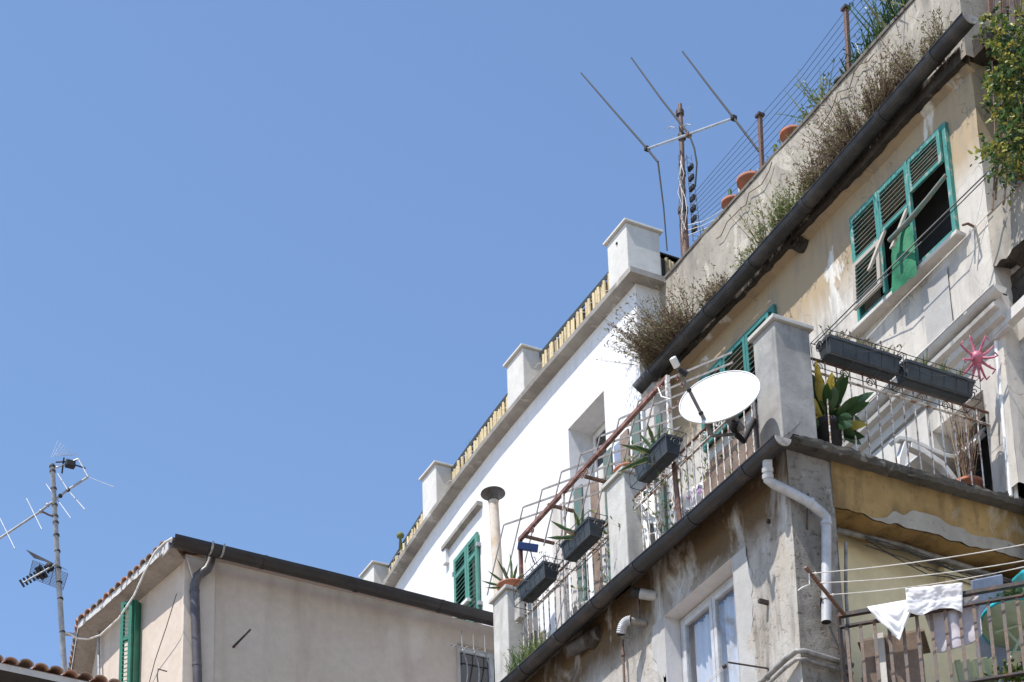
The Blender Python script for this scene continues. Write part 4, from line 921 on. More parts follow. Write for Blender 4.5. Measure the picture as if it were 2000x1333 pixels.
agave('agave with yellow-edged leaves in the planter beside the satellite dish', P1_(.0, 0, -.03), [(-76,-18,.05), (-22,-58,.1), (6,-66,-.05), (44,-44,.0), (-80,42,.15), (-36,-48,-.1), (20,-40,.12), (30,-62,-.1), (-50,-8,.2)], .060, dry=5)
agave('agave with yellow-edged leaves in the planter beyond the middle pillar', P2_(.02, 0, -.03), [(-62,-30,.05), (-18,-56,.05), (2,-58,-.05), (44,-36,.0), (-70,8,.15), (-10,-40,.1), (22,-46,-.08)], .055, dry=4)
tuft('twig_plant', 'bare dry twigs in the planter beside the far pillar', 'plant', boxtop(P3_, .62), 70, .26, DRY, spread=.5, width=.006, leaf=3, leafL=.03, seed=5)
tuft('ground_plant', 'low green sprigs at the foot of the agave by the dish', 'plant', boxtop(P1_, .62), 60, .12, GRN, spread=.8, width=.008, leaf=3, leafL=.035, leafW=.014, seed=6)
tuft('ground_plant', 'low dry sprigs around the smaller agave beyond the middle pillar', 'plant', boxtop(P2_, .62), 60, .11, DGR, spread=.8, width=.007, leaf=3, leafL=.03, seed=8)
yo = 14.06
q0, q1 = ony(1603, 672, yo), ony(1745, 712, yo); Lr = (q1.x-q0.x)*.98
R1_ = planter('dark planter with dry succulents nearest the grey pillar on the side railing', V(((q0.x+q1.x)/2+.02, yo, 14.075)), (1,0,0), (0,-1,0), Lr, .20, .17)
q0, q1 = ony(1757, 725, yo), ony(1893, 768, yo)
R2_ = planter('dark planter with green shoots on the side railing near the octopus ornament', V(((q0.x+q1.x)/2, yo, 14.07)), (1,0,0), (0,-1,0), (q1.x-q0.x)*.98, .20, .17)
tuft('succulent', 'low dry succulents in the side planter nearest the grey pillar', 'plant', boxtop(R1_, Lr), 190, .19, DGR, spread=.5, width=.010, leaf=4, leafL=.035, leafW=.014, seed=9)
tuft('succulent', 'spiky green shoots in the side planter near the octopus ornament', 'plant', boxtop(R2_, Lr*.9), 90, .22, [M['leaf'], M['dry_green'], M['dry_light']], spread=.5, width=.014, leaf=2, leafL=.03, leafW=.012, seed=10)
# saucers and pots on the pillars
def pot(label, c, r, h, mat='terracotta', group='flower pots', flare=1.0):
    c = V(c); root = thing('flower_pot', label, 'pot', c, group)
    b = MB(); b.lathe([(.001,0),(r*.7,0),(r*.95*flare,h*.82),(r*1.05*flare,h*.82),(r*1.07*flare,h),(r*.96*flare,h),(r*.9,h*.85),(.001,h*.82)], c, 24); mk('pot_body', b, M[mat], root)
    return root
pc = V((10.66, PIL[1]+.20, 14.29)); pot('wide terracotta bowl on top of the middle pillar', pc, .15, .13, flare=1.1)
tuft('trailing_plant', 'small trailing plant in the bowl on the middle pillar', 'plant', lambda t: pc+V((random.uniform(-.1,.1), random.uniform(-.1,.1), .12)), 70, .17, DGR, spread=.8, leaf=4, leafL=.03, leafW=.014, leafmats=[M['leaf_yel'], M['dry_green'], M['leaf']], seed=12)
pd = V((10.62, PIL[2]+.18, 14.29)); pot('wide terracotta bowl with an agave on the far pillar', pd, .15, .13, flare=1.1)
agave('dark spiky agave in the bowl on the far pillar', pd+V((.0,0,.11)), [(-60,-10,.1), (-48,-32,.05), (-4,-72,-.05), (-30,-58,.0), (12,-46,.05), (24,-30,.0), (-52,6,.15), (-16,-40,.1)], .042, dry=2)

# ------------------------------------------------------------------ satellite dish
DC = onx(1405, 775, 9.97); dd = depth(DC)
vdir = (DC-CAM).normalized(); maj = pv(150, -78, dd).normalized(); mn = maj.cross(vdir).normalized()
mn = mn if mn.dot(up) > 0 else -mn
nrm = (-vdir*.56+mn*.83).normalized(); ex = maj; ey = nrm.cross(ex).normalized()
DI = thing('satellite_dish', 'white oval satellite dish with a dark feed arm beside the grey pillar', 'satellite dish', DC-nrm*.15)
c = MB(); R1, R2 = .385, .378; rings = 9; seg = 44; vs_ = []
for lay, off in ((0, 0), (1, -.008)):
    for i in range(rings+1):
        t = i/rings
        for j in range(seg):
            a = 2*math.pi*j/seg; vs_.append(DC+ex*(R1*t*math.cos(a))+ey*(R2*t*math.sin(a))+nrm*(.075*(t*t-1)+off))
st_ = (rings+1)*seg; fs = []
for i in range(rings):
    for j in range(seg):
        k = (j+1) % seg; q = (i*seg+j, (i+1)*seg+j, (i+1)*seg+k, i*seg+k); fs += [q, tuple(st_+x for x in q[::-1])]
fs += [(rings*seg+j, st_+rings*seg+j, st_+rings*seg+(j+1) % seg, rings*seg+(j+1) % seg) for j in range(seg)]
c.add(vs_, fs, smooth=True); ds = mk('reflector', c, M['dish'], DI)
c = MB(); P = [DC+ex*(R1*math.cos(2*math.pi*j/seg))+ey*(R2*math.sin(2*math.pi*j/seg))-nrm*.004 for j in range(seg+1)]; c.tube(P, .009, 6); mk('rim', c, M['dish'], ds)
for px_, py_ in ((1421, 781), (1394, 792)):
    c = MB(); c.ball(DC-nrm*.066+pv(px_-1405, py_-775, dd), .009, 6); mk('bolt', c, M['galv'], ds)
LB_ = dep(1322, 716, dd-.30); A0 = dep(1392, 852, dd-.03)
c = MB(); c.tube([A0, A0.lerp(LB_, .33)], .020, 8); c2 = mk('feed_arm', c, M['dish_grey'], DI)
c = MB(); c.tube([A0.lerp(LB_, .33), A0.lerp(LB_, .66)], .017, 8); mk('arm_section', c, M['dish_grey'], c2)
c = MB(); c.tube([A0.lerp(LB_, .66), LB_], .015, 8); mk('arm_section', c, M['dish_grey'], c2)
for t in (.33, .66):
    q = A0.lerp(LB_, t); dr = (LB_-A0).normalized(); c = MB(); c.tube([q-dr*.012, q+dr*.012], .024, 8); mk('arm_joint', c, M['black'], c2)
c = MB(); e1_ = (LB_-A0).normalized(); c.bar(LB_-e1_*.01, LB_+e1_*.09, .055, .06); l_ = mk('feed_head', c, M['white_paint'], DI, bevel=.01)
q = LB_+pv(6, 6, dd); c = MB(); c.tube([q, q+pv(14, 10, dd)], .028, 10); mk('feed_horn', c, M['black'], l_)
B0 = DC-nrm*.13+pv(22, 28, dd); c = MB(); c.tube([B0, dep(1432, 838, dd+.15), dep(1440, 850, dd+.2), dep(1452, 862, dd+.3), V((10.58, dep(1452, 862, dd+.3).y+.1, 13.55))], [.035,.03,.03,.028,.026], 10); mk('mount', c, M['black'], DI)
c = MB(); c.bar(DC-nrm*.16, B0-nrm*.12, .10, .06); mk('back_plate', c, M['dish_grey'], DI)
c = MB(); c.tube([dep(1440, 848, dd+.2), dep(1392, 852, dd-.02)], .016, 8); mk('mount_arm', c, M['dish_grey'], DI)
c = MB(); yq = dep(1452, 862, dd+.3).y+.1; c.tube([V((10.60, yq, ZT+.05)), V((10.60, yq, 13.75))], .022, 8); mk('mount_pole', c, M['dish_grey'], DI)

# ------------------------------------------------------------------ pergola frame and lattice
XP = 10.80
PG = thing('pergola_frame', 'pinkish rusty iron frame rising from the far pillar to the dish', 'pergola', V((XP, 18, ZT)))
pa, pb = onx(1016, 1054, XP), onx(1303, 738, XP)
c = MB(); c.bar(pa, pb, .045, .045); mk('top_beam', c, M['pink_rust'], PG)
for p, nm in ((pa, 0), (pb, 1)):
    c = MB(); c.bar(V((p.x, p.y, ZT)), p+V((0,0,.02)), .04, .04); mk('post', c, M['pink_rust'] if nm == 0 else M['rust_white'], PG)
c = MB(); q = onx(1100, 962, XP); c.bar(V((q.x, q.y, ZT)), q, .03, .03); mk('post', c, M['rust_white'], PG)
for px_, py_, ln in ((1022, 1047, 75), (1070, 986, 62), (1142, 931, 50)):
    a = onx(px_, py_, XP); c = MB(); c.bar(a, a+V((ln/190*1.05, 0, .0)), .035, .03); mk('cross_arm', c, M['rust'], PG)
for px_, py_ in ((1040, 1037), (1137, 930), (1145, 922), (1290, 760), (1334, 752), (1322, 790), (1303, 792), (1325, 738)):
    p = onx(px_, py_, XP-.01); mk('scroll', scroll(p, (0,1,0), .045, rad=.006), M['pink_rust'], PG)
c = MB(); c.tube([onx(1285, 757, XP-.03), onx(1292, 775, XP-.04), onx(1310, 780, XP-.04)], .008, 6); mk('hanging_cord', c, M['wire_white'], PG)
XL = 11.05
LT = thing('lattice_screen', 'grey diamond trellis slats fixed behind the pinkish iron frame', 'trellis', V((XL, 18, 14.6)))
top = [onx(984+37.6*i, 1025-34.6*i, XL) for i in range(9)]
dB = onx(1062, 1068, XL)-onx(1097, 922, XL); dA = onx(1048, 1003, XL)-onx(984, 1025, XL)
tl = (top[1]-top[0]); hB = dB.z - tl.z/tl.y*dB.y; hA = dA.z - tl.z/tl.y*dA.y
kA = hB/hA
for i, p in enumerate(top):
    kb = 1.0 if i < 4 else 1.55; c = MB(); c.bar(p, p+dB*kb, .024, .008, side=(1,0,0)); mk('slat', c, M['lattice'], LT)
    q = p+dA*kA*kb
    c = MB(); tq = min(1, (p.y-15.75)/max(.01, p.y-q.y)); q = p.lerp(q, tq); c.bar(p+V((.009,0,0)), V((XL+.009, q.y, q.z)), .024, .008, side=(1,0,0)); mk('slat', c, M['lattice'], LT)
for i in range(-5, 0):
    p = top[0]+tl*i; q = p+dA*kA; s_ = p+dB
c = MB(); q = onx(1012, 1062, XP-.03); c.bar(q+V((0,.10,0)), q+V((0,-.12,-.0)), .05, .075); 
bl = dep(1031, 1069, depth(q)-.05); d_ = depth(q)
BR = thing('blue_box', 'small blue plastic box hooked on the rusty frame post', 'box', bl)
c = MB(); c.obox(bl, pv(20, 3, d_), pv(-1, 7, d_), fw*.04); mk('box_body', c, M['blue_paint'], BR, bevel=.006)
c = MB(); c.tube([bl+pv(5, 6, d_), bl+pv(8, 20, d_), bl+pv(14, 34, d_)], .008, 6); mk('box_stem', c, M['blue_paint'], BR)

# ------------------------------------------------------------------ clutter on the terrace
def drape(name, label, cat, P00, P10, P01, P11, mat, amp=.05, fr=5, seed=0, nu=30, nv=22):
    P00, P10, P01, P11 = map(V, (P00, P10, P01, P11)); n_ = (P10-P00).cross(P01-P00).normalized(); c = MB()
    c.grid(lambda u, v: (P00*(1-u)+P10*u)*(1-v)+(P01*(1-u)+P11*u)*v+n_*amp*(nz((u*fr, v*fr*.6, seed), 1)+.4*nz((u*fr*3, v*fr*2, seed), 1))+V((0,0,amp*.8*nz((u*4, seed, v), 1)*(v > .97 or v < .03))), [i/nu for i in range(nu+1)], [i/nv for i in range(nv+1)])
    return tag(mk(name, c, mat), label, cat)
xa_ = 10.78
drape('patterned_cover', 'crumpled lilac patterned cover behind the railing under the satellite dish', 'cover', (xa_,15.75,13.62), (xa_,16.65,13.75), (xa_+.05,15.7,13.08), (xa_+.1,16.6,13.1), M['pattern'], .07, 5, 3)
drape('patterned_cover', 'crumpled lilac patterned cover behind the railing beyond the middle pillar', 'cover', (xa_+.2,17.4,13.75), (xa_+.2,18.0,13.70), (xa_+.2,17.4,13.08), (xa_+.2,18.1,13.08), M['pattern'], .06, 5, 8)
# folded plastic chairs leaning by the middle pillar
for k, (px0, py0, px1, py1, w_) in enumerate(((1226, 975, 1246, 1082, 20), (1252, 965, 1270, 1068, 20))):
    a = onx(px0, py0, 10.66); e = onx(px1, py1, 10.66); d_ = depth(a); e = V((e.x, e.y, ZT+.02)); sx = pv(w_, -4, d_)
    root = thing('folded_chair', ('taller' if k else 'shorter')+' folded white plastic chair leaning in the corner by the middle pillar', 'chair', e, 'folded plastic chairs')
    for s_ in (0, 1):
        c = MB(); c.tube([a+sx*s_+V((0,0,-.03)), a+sx*(s_*.94+.03), e+sx*s_], [.022,.026,.024], 8); mk('leg', c, M['white_paint'], root)
    c = MB(); c.bar(a+sx*.5+V((0,0,-.02)), a.lerp(e, .42)+sx*.5, .02, .12, side=sx); mk('seat', c, M['white_paint'], root, bevel=.008)
    c = MB(); c.tube([a+sx*.02, a+sx*.5+V((0,0,.025)), a+sx*.98], .016, 8); mk('backrest', c, M['white_paint'], root)
    for t in (.55, .8):
        c = MB(); c.tube([a.lerp(e, t), a.lerp(e, t)+sx], .010, 6); mk('stretcher', c, M['white_paint'], root)
# brown slatted lean-to panel
a = onx(1462, 838, 11.0); e = onx(1388, 935, 11.0); root = thing('lean_to', 'sloping brown boarded panel behind the railing near the grey pillar', 'lean-to', V((11.05, a.y, ZT)))
LT0 = onx(1468, 826, 10.72); LT1 = onx(1384, 934, 10.72)
for i in range(7):
    z_ = LT0.z-.045-.09*i
    c = MB(); c.bar(V((10.72-.008*i, 14.60, z_)), V((10.72-.008*i, LT1.y+.03*i, z_)), .094, .018, side=(1,0,.12)); mk('board', c, M['wood_brown'], root, bevel=.004)
c = MB(); c.bar(V((10.76, 14.9, ZT)), V((10.76, 14.9, LT0.z)), .04, .04); mk('post', c, M['wood_brown'], root)
# pots and greenery on the terrace floor behind the railing
def floorplant(label, x, y, r, h, n, L, mats, seed, leafL=.06, leafW=.025, z=None, cat='plant'):
    z = ZT if z is None else z
    pot('terracotta pot holding '+label, V((x, y, z)), r, h)
    tuft('potted_plant', label, cat, lambda t: V((x+random.uniform(-r,r)*.7, y+random.uniform(-r,r)*.7, z+h*.85)), int(n*1.5), L, mats, spread=.6, leaf=7, leafL=leafL, leafW=leafW, leafmats=GRN if mats is not DRY else [M['dry_green'], M['leaf_yel'], M['dry_light']], seed=seed)
floorplant('a bushy green plant right behind the satellite dish', 11.0, 15.25, .13, .22, 60, .55, GRN, 21)
floorplant('a leafy plant beside the rusty railing post', 11.05, 16.3, .13, .22, 50, .55, GRN, 22)
floorplant('a yellowing plant at the edge of the grey pillar', 10.95, 14.75, .10, .2, 40, .45, DGR, 23)
floorplant('straggling stems climbing the pinkish iron post', 11.1, 16.9, .14, .25, 55, 1.2, DGR, 24)
floorplant('straggling stems behind the bowl on the middle pillar', 11.1, 17.9, .14, .25, 50, 1.1, DGR, 25)
floorplant('dry straw-coloured stems above the satellite dish', 11.5, 16.2, .14, .3, 60, 1.15, DRY, 26)
tuft('grass_tuft', 'bright green feathery grass growing at the foot of the far pillar', 'grass', lambda t: V((10.42+random.uniform(-.06,.08), 18.85+.75*random.random(), ZT)), 340, .28, [M['leaf'], M['leaf_yel'], M['leaf']], spread=.45, width=.006, seed=27, leaf=2, leafL=.04, leafW=.006)
c = MB(); c.lathe([(.001,0),(.26,0),(.30,.4),(.31,.42),(.28,.42),(.26,.05)], V((10.98,18.55,ZT)), 28); tag(mk('stone_tub', c, M['pillar_grey']), 'round grey stone tub behind the railing beside the green grass', 'tub')
for k, yy in enumerate((19.52, 19.30)):
    root = thing('wooden_plank', ('brown' if k else 'weathered brown')+' plank standing upright '+('beside the green grass' if k else 'against the far pillar'), 'plank', V((10.72, yy, ZT))); c = MB(); c.box(10.70, 10.73, yy, yy+.10, ZT, ZT+.62-.1*k); mk('board', c, M['wood_brown'], root, bevel=.004)
c = MB(); a = onx(1010, 1188, 10.5); c.box(10.48, 10.56, a.y-.08, a.y+.04, a.z-.16, a.z+.10); tag(mk('meter_box', c, M['pvc_dirty'], bevel=.01), 'grey box fixed to the railing beside the far pillar', 'box')
for k in range(3):
    c = MB(); y_ = 16.6+.5*k; c.box(12.2, 12.25, y_, y_+.3, ZT, ZT+1.5+.1*k); tag(mk('folded_lounger', c, M['bluegrey'], bevel=.02), ('short', 'middle', 'tall')[k]+' blue-grey folded lounger standing behind the trellis', 'lounger')

SH = thing('board_shed', 'patchwork shed of blue-grey and brown boards behind the trellis', 'shed', V((11.6, 17.6, ZT)))
random.seed(14)
for i in range(13):
    x0 = 1068+i*17; y0 = 1002-i*18.6; a = onx(x0, y0, 11.55); bq = onx(x0+17, y0-18.6, 11.55); z1_ = min(a.z, bq.z)-random.uniform(.03,.22); w_ = abs(a.y-bq.y)
    c = MB(); dx = random.uniform(-.12,.12); c.box(11.55+dx, 11.58+dx, bq.y+.012, a.y-.012, ZT, z1_); mk('board', c, M[random.choice(('bluegrey','bluegrey','wood_brown','slat_dark','slat_dark','canopy'))], SH, bevel=.004)
# ------------------------------------------------------------------ right-hand side of the terrace
pot('black plastic pot with the big glossy leaves beside the grey pillar', V((11.12, 14.36, ZT)), .15, .34, 'black')
random.seed(31); AS = thing('aspidistra', 'large plant with broad glossy dark green and gold leaves by the grey pillar', 'plant', V((11.12, 14.45, ZT+.22)))
ab = V((11.12, 14.36, ZT+.30)); da = depth(ab)
for i in range(58):
    dx = random.uniform(-52, 88); hy = random.uniform(-128, 8) if abs(dx) < 35 else random.uniform(-75, 25)
    mid = ab+pv(dx*.45, hy*.55-12, da)-fw*random.uniform(-.1,.15); tip = ab+pv(dx*1.05, hy, da)-fw*random.uniform(-.2,.25); c = MB()
    gold = (i % 5 == 3); Wd = random.uniform(.075,.11)
    sdv = (tip-mid).cross(vdir+V((random.uniform(-.5,.5), random.uniform(-.5,.5), random.uniform(-.5,.5)))).normalized()
    vs_ = []; n = 8
    for k in range(n+1):
        t = k/n; p = (1-t)**2*ab+2*t*(1-t)*mid+t*t*tip; w_ = Wd*.5*(.12 if t < .3 else math.sin(math.pi*(t-.3)/.7)**.75+.04)
        nn = sdv.cross(tip-ab).normalized(); vs_ += [p-sdv*w_, p-nn*w_*.25, p+sdv*w_]
    c.add(vs_, [(k*3+j, k*3+j+1, k*3+4+j, k*3+3+j) for k in range(n) for j in range(2)], 0, True)
    mk('leaf', c, M['leaf_gold'] if gold else M['leaf_dark'], AS)
# white plastic armchair
yc_ = 14.75
CH = thing('plastic_chair', 'white plastic armchair on the terrace behind the side railing', 'chair', V((12.4, 14.9, ZT)))
def W(px_, py_, y=yc_): return ony(px_, py_, y)
def ribbon(pts, wd, th, mat, name, side=V((0,1,0))):
    c = MB(); vs_ = []; n = len(pts)
    for i, p in enumerate(pts):
        d = (pts[min(i+1,n-1)]-pts[max(i-1,0)]).normalized(); nn = d.cross(side).normalized(); w_ = wd[i] if isinstance(wd, list) else wd
        vs_ += [p-side*w_/2-nn*th/2, p+side*w_/2-nn*th/2, p+side*w_/2+nn*th/2, p-side*w_/2+nn*th/2]
    c.add(vs_, [(i*4+j, i*4+(j+1)%4, i*4+4+(j+1)%4, i*4+4+j) for i in range(n-1) for j in range(4)]+[(3,2,1,0), tuple(range(n*4-4, n*4))], 0)
    return mk(name, c, mat, CH, bevel=.008)
for k, yy in ((0, 14.60), (1, 15.05)):
    ribbon([W(1742,866,yy), W(1752,858,yy), W(1775,862,yy), W(1810,878,yy), W(1840,892,yy), W(1868,898,yy), W(1885,884,yy), W(1920,850,yy)], .08, .05, M['white_paint'], 'armrest')
    f1 = ribbon([W(1768,868,yy), W(1758,900,yy), V((W(1752,935,yy).x, yy, ZT))], .08, .07, M['white_paint'], 'leg')
    ribbon([W(1775,872,yy), W(1800,884,yy), W(1838,910,yy), W(1862,940,yy), V((W(1888,962,yy).x, yy, ZT))], .08, .07, M['white_paint'], 'leg')
c = MB(); c.bar(W(1862,900,14.83)+V((0,.0,0)), W(1950,800,14.83), .44, .03, side=V((0,0,1)).cross(V((0,1,0)))); mk('backrest', c, M['white_paint'], CH, bevel=.01)
c = MB(); c.bar(W(1775,905,14.83), W(1868,918,14.83), .40, .03); mk('seat', c, M['white_paint'], CH, bevel=.01)
# dry plant in a terracotta pot at the end of the railing
pe = V((12.85, 14.45, ZT)); pot('terracotta pot with bare dry stems at the end of the side railing', pe, .15, .2)
tuft('dry_climber', 'bare brown stems tangled at the end of the side railing', 'plant', lambda t: pe+V((random.uniform(-.06,.06), random.uniform(-.05,.05), .15)), 60, 1.15, [M['dry'], M['dry_light'], M['pink_rust']], spread=.13, width=.009, leaf=5, leafL=.06, leafW=.008, seed=33, bend=.12)
# pink octopus-like ornament hanging under the canopy
oc = ony(1908, 698, 14.0); do_ = depth(oc); random.seed(5)
OC = thing('octopus_ornament', 'pink many-armed hanging ornament under the white canopy', 'ornament', oc)
c = MB(); c.ball(oc, .062, 14); mk('body', c, M['pink'], OC)
for i, (dx, dy) in enumerate(((-34,-22), (-12,-45), (14,-38), (30,-20), (36,4), (38,22), (22,40), (8,46), (-8,44), (-24,30), (-30,8))):
    tip = oc+pv(dx, dy, do_)-fw*random.uniform(-.08,.12); md = oc.lerp(tip, .55)+pv(0, 6, do_); P = []
    for k in range(9):
        t = k/8; P.append((1-t)**2*oc+2*t*(1-t)*md+t*t*tip)
    hook = pv(random.choice((-6,6)), random.choice((-7,9)), do_); P += [tip+hook*.6, tip+hook]
    c = MB(); c.tube(P, [.018-.0012*k for k in range(9)]+[.008,.006], 7); mk('arm', c, M['pink'], OC)
    for s_ in (.5, .8):
        q = P[int(8*s_)]; c = MB(); c.tube([q, q+pv(random.uniform(-5,5), random.uniform(-7,-3), do_)], [.008,.004], 5); mk('sucker', c, M['pink'], OC)
c = MB(); c.tube([oc+V((0,0,.05)), oc+V((0,.02,.32))], .002, 4); mk('hanging_line', c, M['wire'], OC)
# ------------------------------------------------------------------ aerial on the tall house roof
XA = 13.30
def RA(x, y, X=XA): return onx(x, y, X)
b0 = RA(1338, 505); b0 = V((b0.x, b0.y, 19.2)); d_ = depth(b0)
AN = thing('roof_aerial', 'rusty post with a three-element aerial beside the bamboo screen', 'aerial', b0)
c = MB(); c.tube([b0, RA(1337, 470), RA(1334, 412)], [.062,.058,.055], 9); mk('lower_post', c, M['rust'], AN)
c = MB(); c.tube([RA(1334, 414), RA(1333, 330), RA(1331, 262), RA(1328, 204)], [.034,.033,.032,.026], 9); mk('mast', c, M['rust'], AN)
for px_, py_, r in ((1328, 221, .055), (1332, 268, .055), (1334, 412, .07), (1333, 340, .045)):
    p = RA(px_, py_); c = MB(); c.tube([p-V((0,0,.035)), p+V((0,0,.035))], r, 8); mk('clamp', c, M['rust_dark'], AN)
XB = XA-.12
bm = mk('boom', (lambda c: (c.tube([RA(1264, 291, XB), RA(1347, 262, XB), RA(1433, 231, XB)], .016, 8), c)[1])(MB()), M['alu'], AN)
for i, P in enumerate((((1135, 143), (1200, 218), (1264, 291), (1285, 317)), ((1233, 113), (1290, 192), (1345, 262)), ((1333, 101), (1384, 168), (1433, 231), (1482, 296)))):
    c = MB(); n = len(P); c.tube([RA(x, y, XB) for x, y in P], [.011, .014]+[.016]*(n-2), 6); o = mk('element', c, M['black'], bm)
    q = RA(*((1264, 291), (1345, 264), (1433, 231))[i], XB); k = MB(); k.box(q.x-.035, q.x+.035, q.y-.03, q.y+.03, q.z-.03, q.z+.03); mk('element_block', k, M['rust'] if i == 1 else M['black'], o, bevel=.008)
c = MB(); c.tube([RA(1285, 317, XB), RA(1296, 405, XB), RA(1303, 490, XB)], [.013,.011,.009], 6); mk('bent_element', c, M['black'], bm)
c = MB(); c.tube([RA(1347, 266, XB), RA(1356, 290, XB), RA(1361, 320, XB), RA(1358, 365, XB)], .012, 6); mk('cable', c, M['black'], AN)
random.seed(71)
for i in range(7):
    P = [RA(1332+random.uniform(-6,8)+3*math.sin(k+i), 300+k*24+i*5, XB+.05) for k in range(7)]
    c = MB(); c.tube(P, .0045, 5); mk('cable', c, M['wire_white'] if i % 2 else M['wire'], AN)
for j in range(2):
    o = None
    for i in range(17):
        y = 305+i*10.2; x0, x1 = (1326+i*.5, 1333+i*.5) if j == 0 else (1340+i*.75, 1347+i*1.25)
        c = MB(); c.tube([RA(x0, y+(2 if j else 0), XA+.25*j), RA(x1+4, y+(5 if j else 1), XA+.3)], .0035, 4); mk('reflector_rod', c, M['wire'], AN)
    for xx in (0, 1):
        c = MB(); c.tube([RA((1326, 1341)[j]+xx*9, 303, XA+.28*j), RA((1334, 1354)[j]+xx*(9 if j == 0 else 16), 472, XA+.28)], .005, 4); mk('reflector_frame', c, M['wire'], AN)
for i in range(7):
    p = RA(1349+i*1.2, 328+i*20, XA+.1); c = MB(); c.box(p.x-.02, p.x+.02, p.y-.05, p.y+.05, p.z-.035, p.z+.035); mk('dipole', c, M['black'], AN, bevel=.008)
for i in range(6):
    y = 208+i*11; c = MB(); c.tube([RA(1293+i*2, y+22, XA+.3), RA(1353-i*3, y, XA+.3)], .003, 4); mk('thin_element', c, M['galv'], AN)
for dy, xx in ((250, 1310), (245, 1342)):
    c = MB(); c.tube([RA(xx-7, dy+3), RA(xx, dy-2), RA(xx+8, dy)], .008, 5); mk('folded_dipole', c, M['galv'], AN)

# ------------------------------------------------------------------ wire fence on the parapet
RF = thing('wire_fence', 'rusty posts carrying thin wires along the weedy parapet', 'fence', V((13.02, 16.5, 19.32)))
XW = 13.02
for (x0, y0, x1, y1) in ((1484, 226, 1488, 336), (1652, 17, 1657, 130)):
    a = onx(x1, y1, XW); c = MB(); c.bar(V((a.x, a.y, 19.28)), onx(x0, y0, XW), .048, .048); o = mk('post', c, M['rust'], RF, bevel=.006)
    t = onx(x0, y0, XW); c = MB(); c.box(t.x-.045, t.x+.045, t.y-.045, t.y+.045, t.z-.02, t.z+.015); mk('post_cap', c, M['rust_dark'], o)
pA, pB = onx(1484, 226, XW), onx(1652, 17, XW)
for i in range(9):
    t = i/8; z_ = 19.42+(pA.z-19.44)*t; c = MB()
    far = onx(1350, 455-70*t, 13.25); P = [far, V((XW, pA.y, z_)), V((XW, (pA.y+pB.y)/2, z_-.012)), V((XW, pB.y, z_+(pB.z-pA.z)*t)), V((XW, pB.y-2.2, z_+(pB.z-pA.z)*t*1.5+.02))]
    c.tube(P, .0038, 4); mk('wire', c, M['wire'], RF)
for i in range(3):
    c = MB(); c.tube([onx(1344, 440+10*i, 13.2), onx(1375, 432+8*i, 13.15), onx(1420, 405+12*i, 13.05)], .005, 4); mk('loose_string', c, M['wire_white'], RF)
# pots and plants on the parapet
def ptop(px_, X=13.0): return onx(px_, 572-(px_-1290)*1.1525, X)
def tp(px_, dx=0): p = ptop(px_); return V((p.x+dx, p.y, 19.32))
for k, (px_, r, h, lb) in enumerate(((1458, .15, .26, 'large terracotta pot on the parapet beside the fence post'), (1424, .13, .22, 'small terracotta pot on the parapet between the aerial and the large pot'), (1541, .14, .24, 'terracotta pot on the parapet above the dry weeds'))):
    pot(lb, tp(px_, .06), r, h)
pot('black pot tipped on the parapet beside the upper fence post', tp(1637, .1), .12, .2, 'black')
pp = tp(1458, .06)+V((0,0,.24)); agave('small aloe in the large terracotta pot on the parapet', pp, [(-18,-14,0), (-8,-22,0), (8,-20,0), (18,-12,.0), (2,-26,0), (-14,-4,.05), (16,-2,0)], .04, dry=0)
pp = tp(1640, .12)+V((0,0,.18)); agave('spiky aloe beside the upper fence post', pp, [(-18,-30,0), (-4,-42,0), (14,-30,0), (24,-12,.0), (4,-26,0), (-10,-8,.05), (30,-2,0), (36,10,0)], .06, dry=0)
def along(p0, p1, jx=.05): return lambda t: tp(p0).lerp(tp(p1), t)+V((random.uniform(0, .2), 0, random.uniform(-.02, .03)))
LG = [M['leaf'], M['leaf_yel'], M['dry_green']]
for k, (p0, p1, n, L, mats, lb, lw) in enumerate((
    (1362, 1392, 40, .22, LG, 'yellow-green sprigs on the parapet beside the rusty aerial post', .022),
    (1400, 1445, 40, .22, LG, 'small mixed plants on the parapet between the two clay pots', .016),
    (1508, 1530, 25, .32, LG, 'pale flowering plant on the parapet past the lower fence post', .026),
    (1545, 1580, 40, .30, LG, 'low shrub on the parapet beside the third clay pot', .016),
    (1580, 1606, 55, .62, LG, 'tall leafy stems on the parapet midway between the fence posts', .018),
    (1600, 1650, 60, .24, LG, 'green trailing plants at the foot of the upper fence post', .016),
    (1660, 1700, 90, .42, [M['leaf'], M['leaf_dark']], 'broad green blades on the parapet above the upper fence post', .02),
    (1700, 1800, 260, .75, [M['leaf_dark'], M['leaf'], M['dry_green']], 'tall reedy plants at the top of the parapet', .014))):
    tuft('parapet_plant', lb, 'plant', along(p0, p1), n, L, mats, spread=.38, width=.012 if k < 6 else .02, leaf=6, leafL=.05, leafW=lw, group='plants along the parapet', seed=80+k)
# bottles and canes
for k, px_ in enumerate((1418, 1436, 1472)):
    p = tp(px_, .1); c = MB(); c.tube([p, p+V((0,.02,.42-.08*k))], .012, 6); root = thing('garden_cane', ('tall', 'middle', 'short')[k]+' garden cane stuck in a pot on the parapet', 'cane', p); mk('stick', c, M['pvc'], root)
    c = MB(); c.tube([p+V((0,.02,.34-.08*k)), p+V((0,.02,.48-.08*k))], .022, 8); mk('bottle_top', c, M['leaf'] if k == 0 else M['pvc'], root)

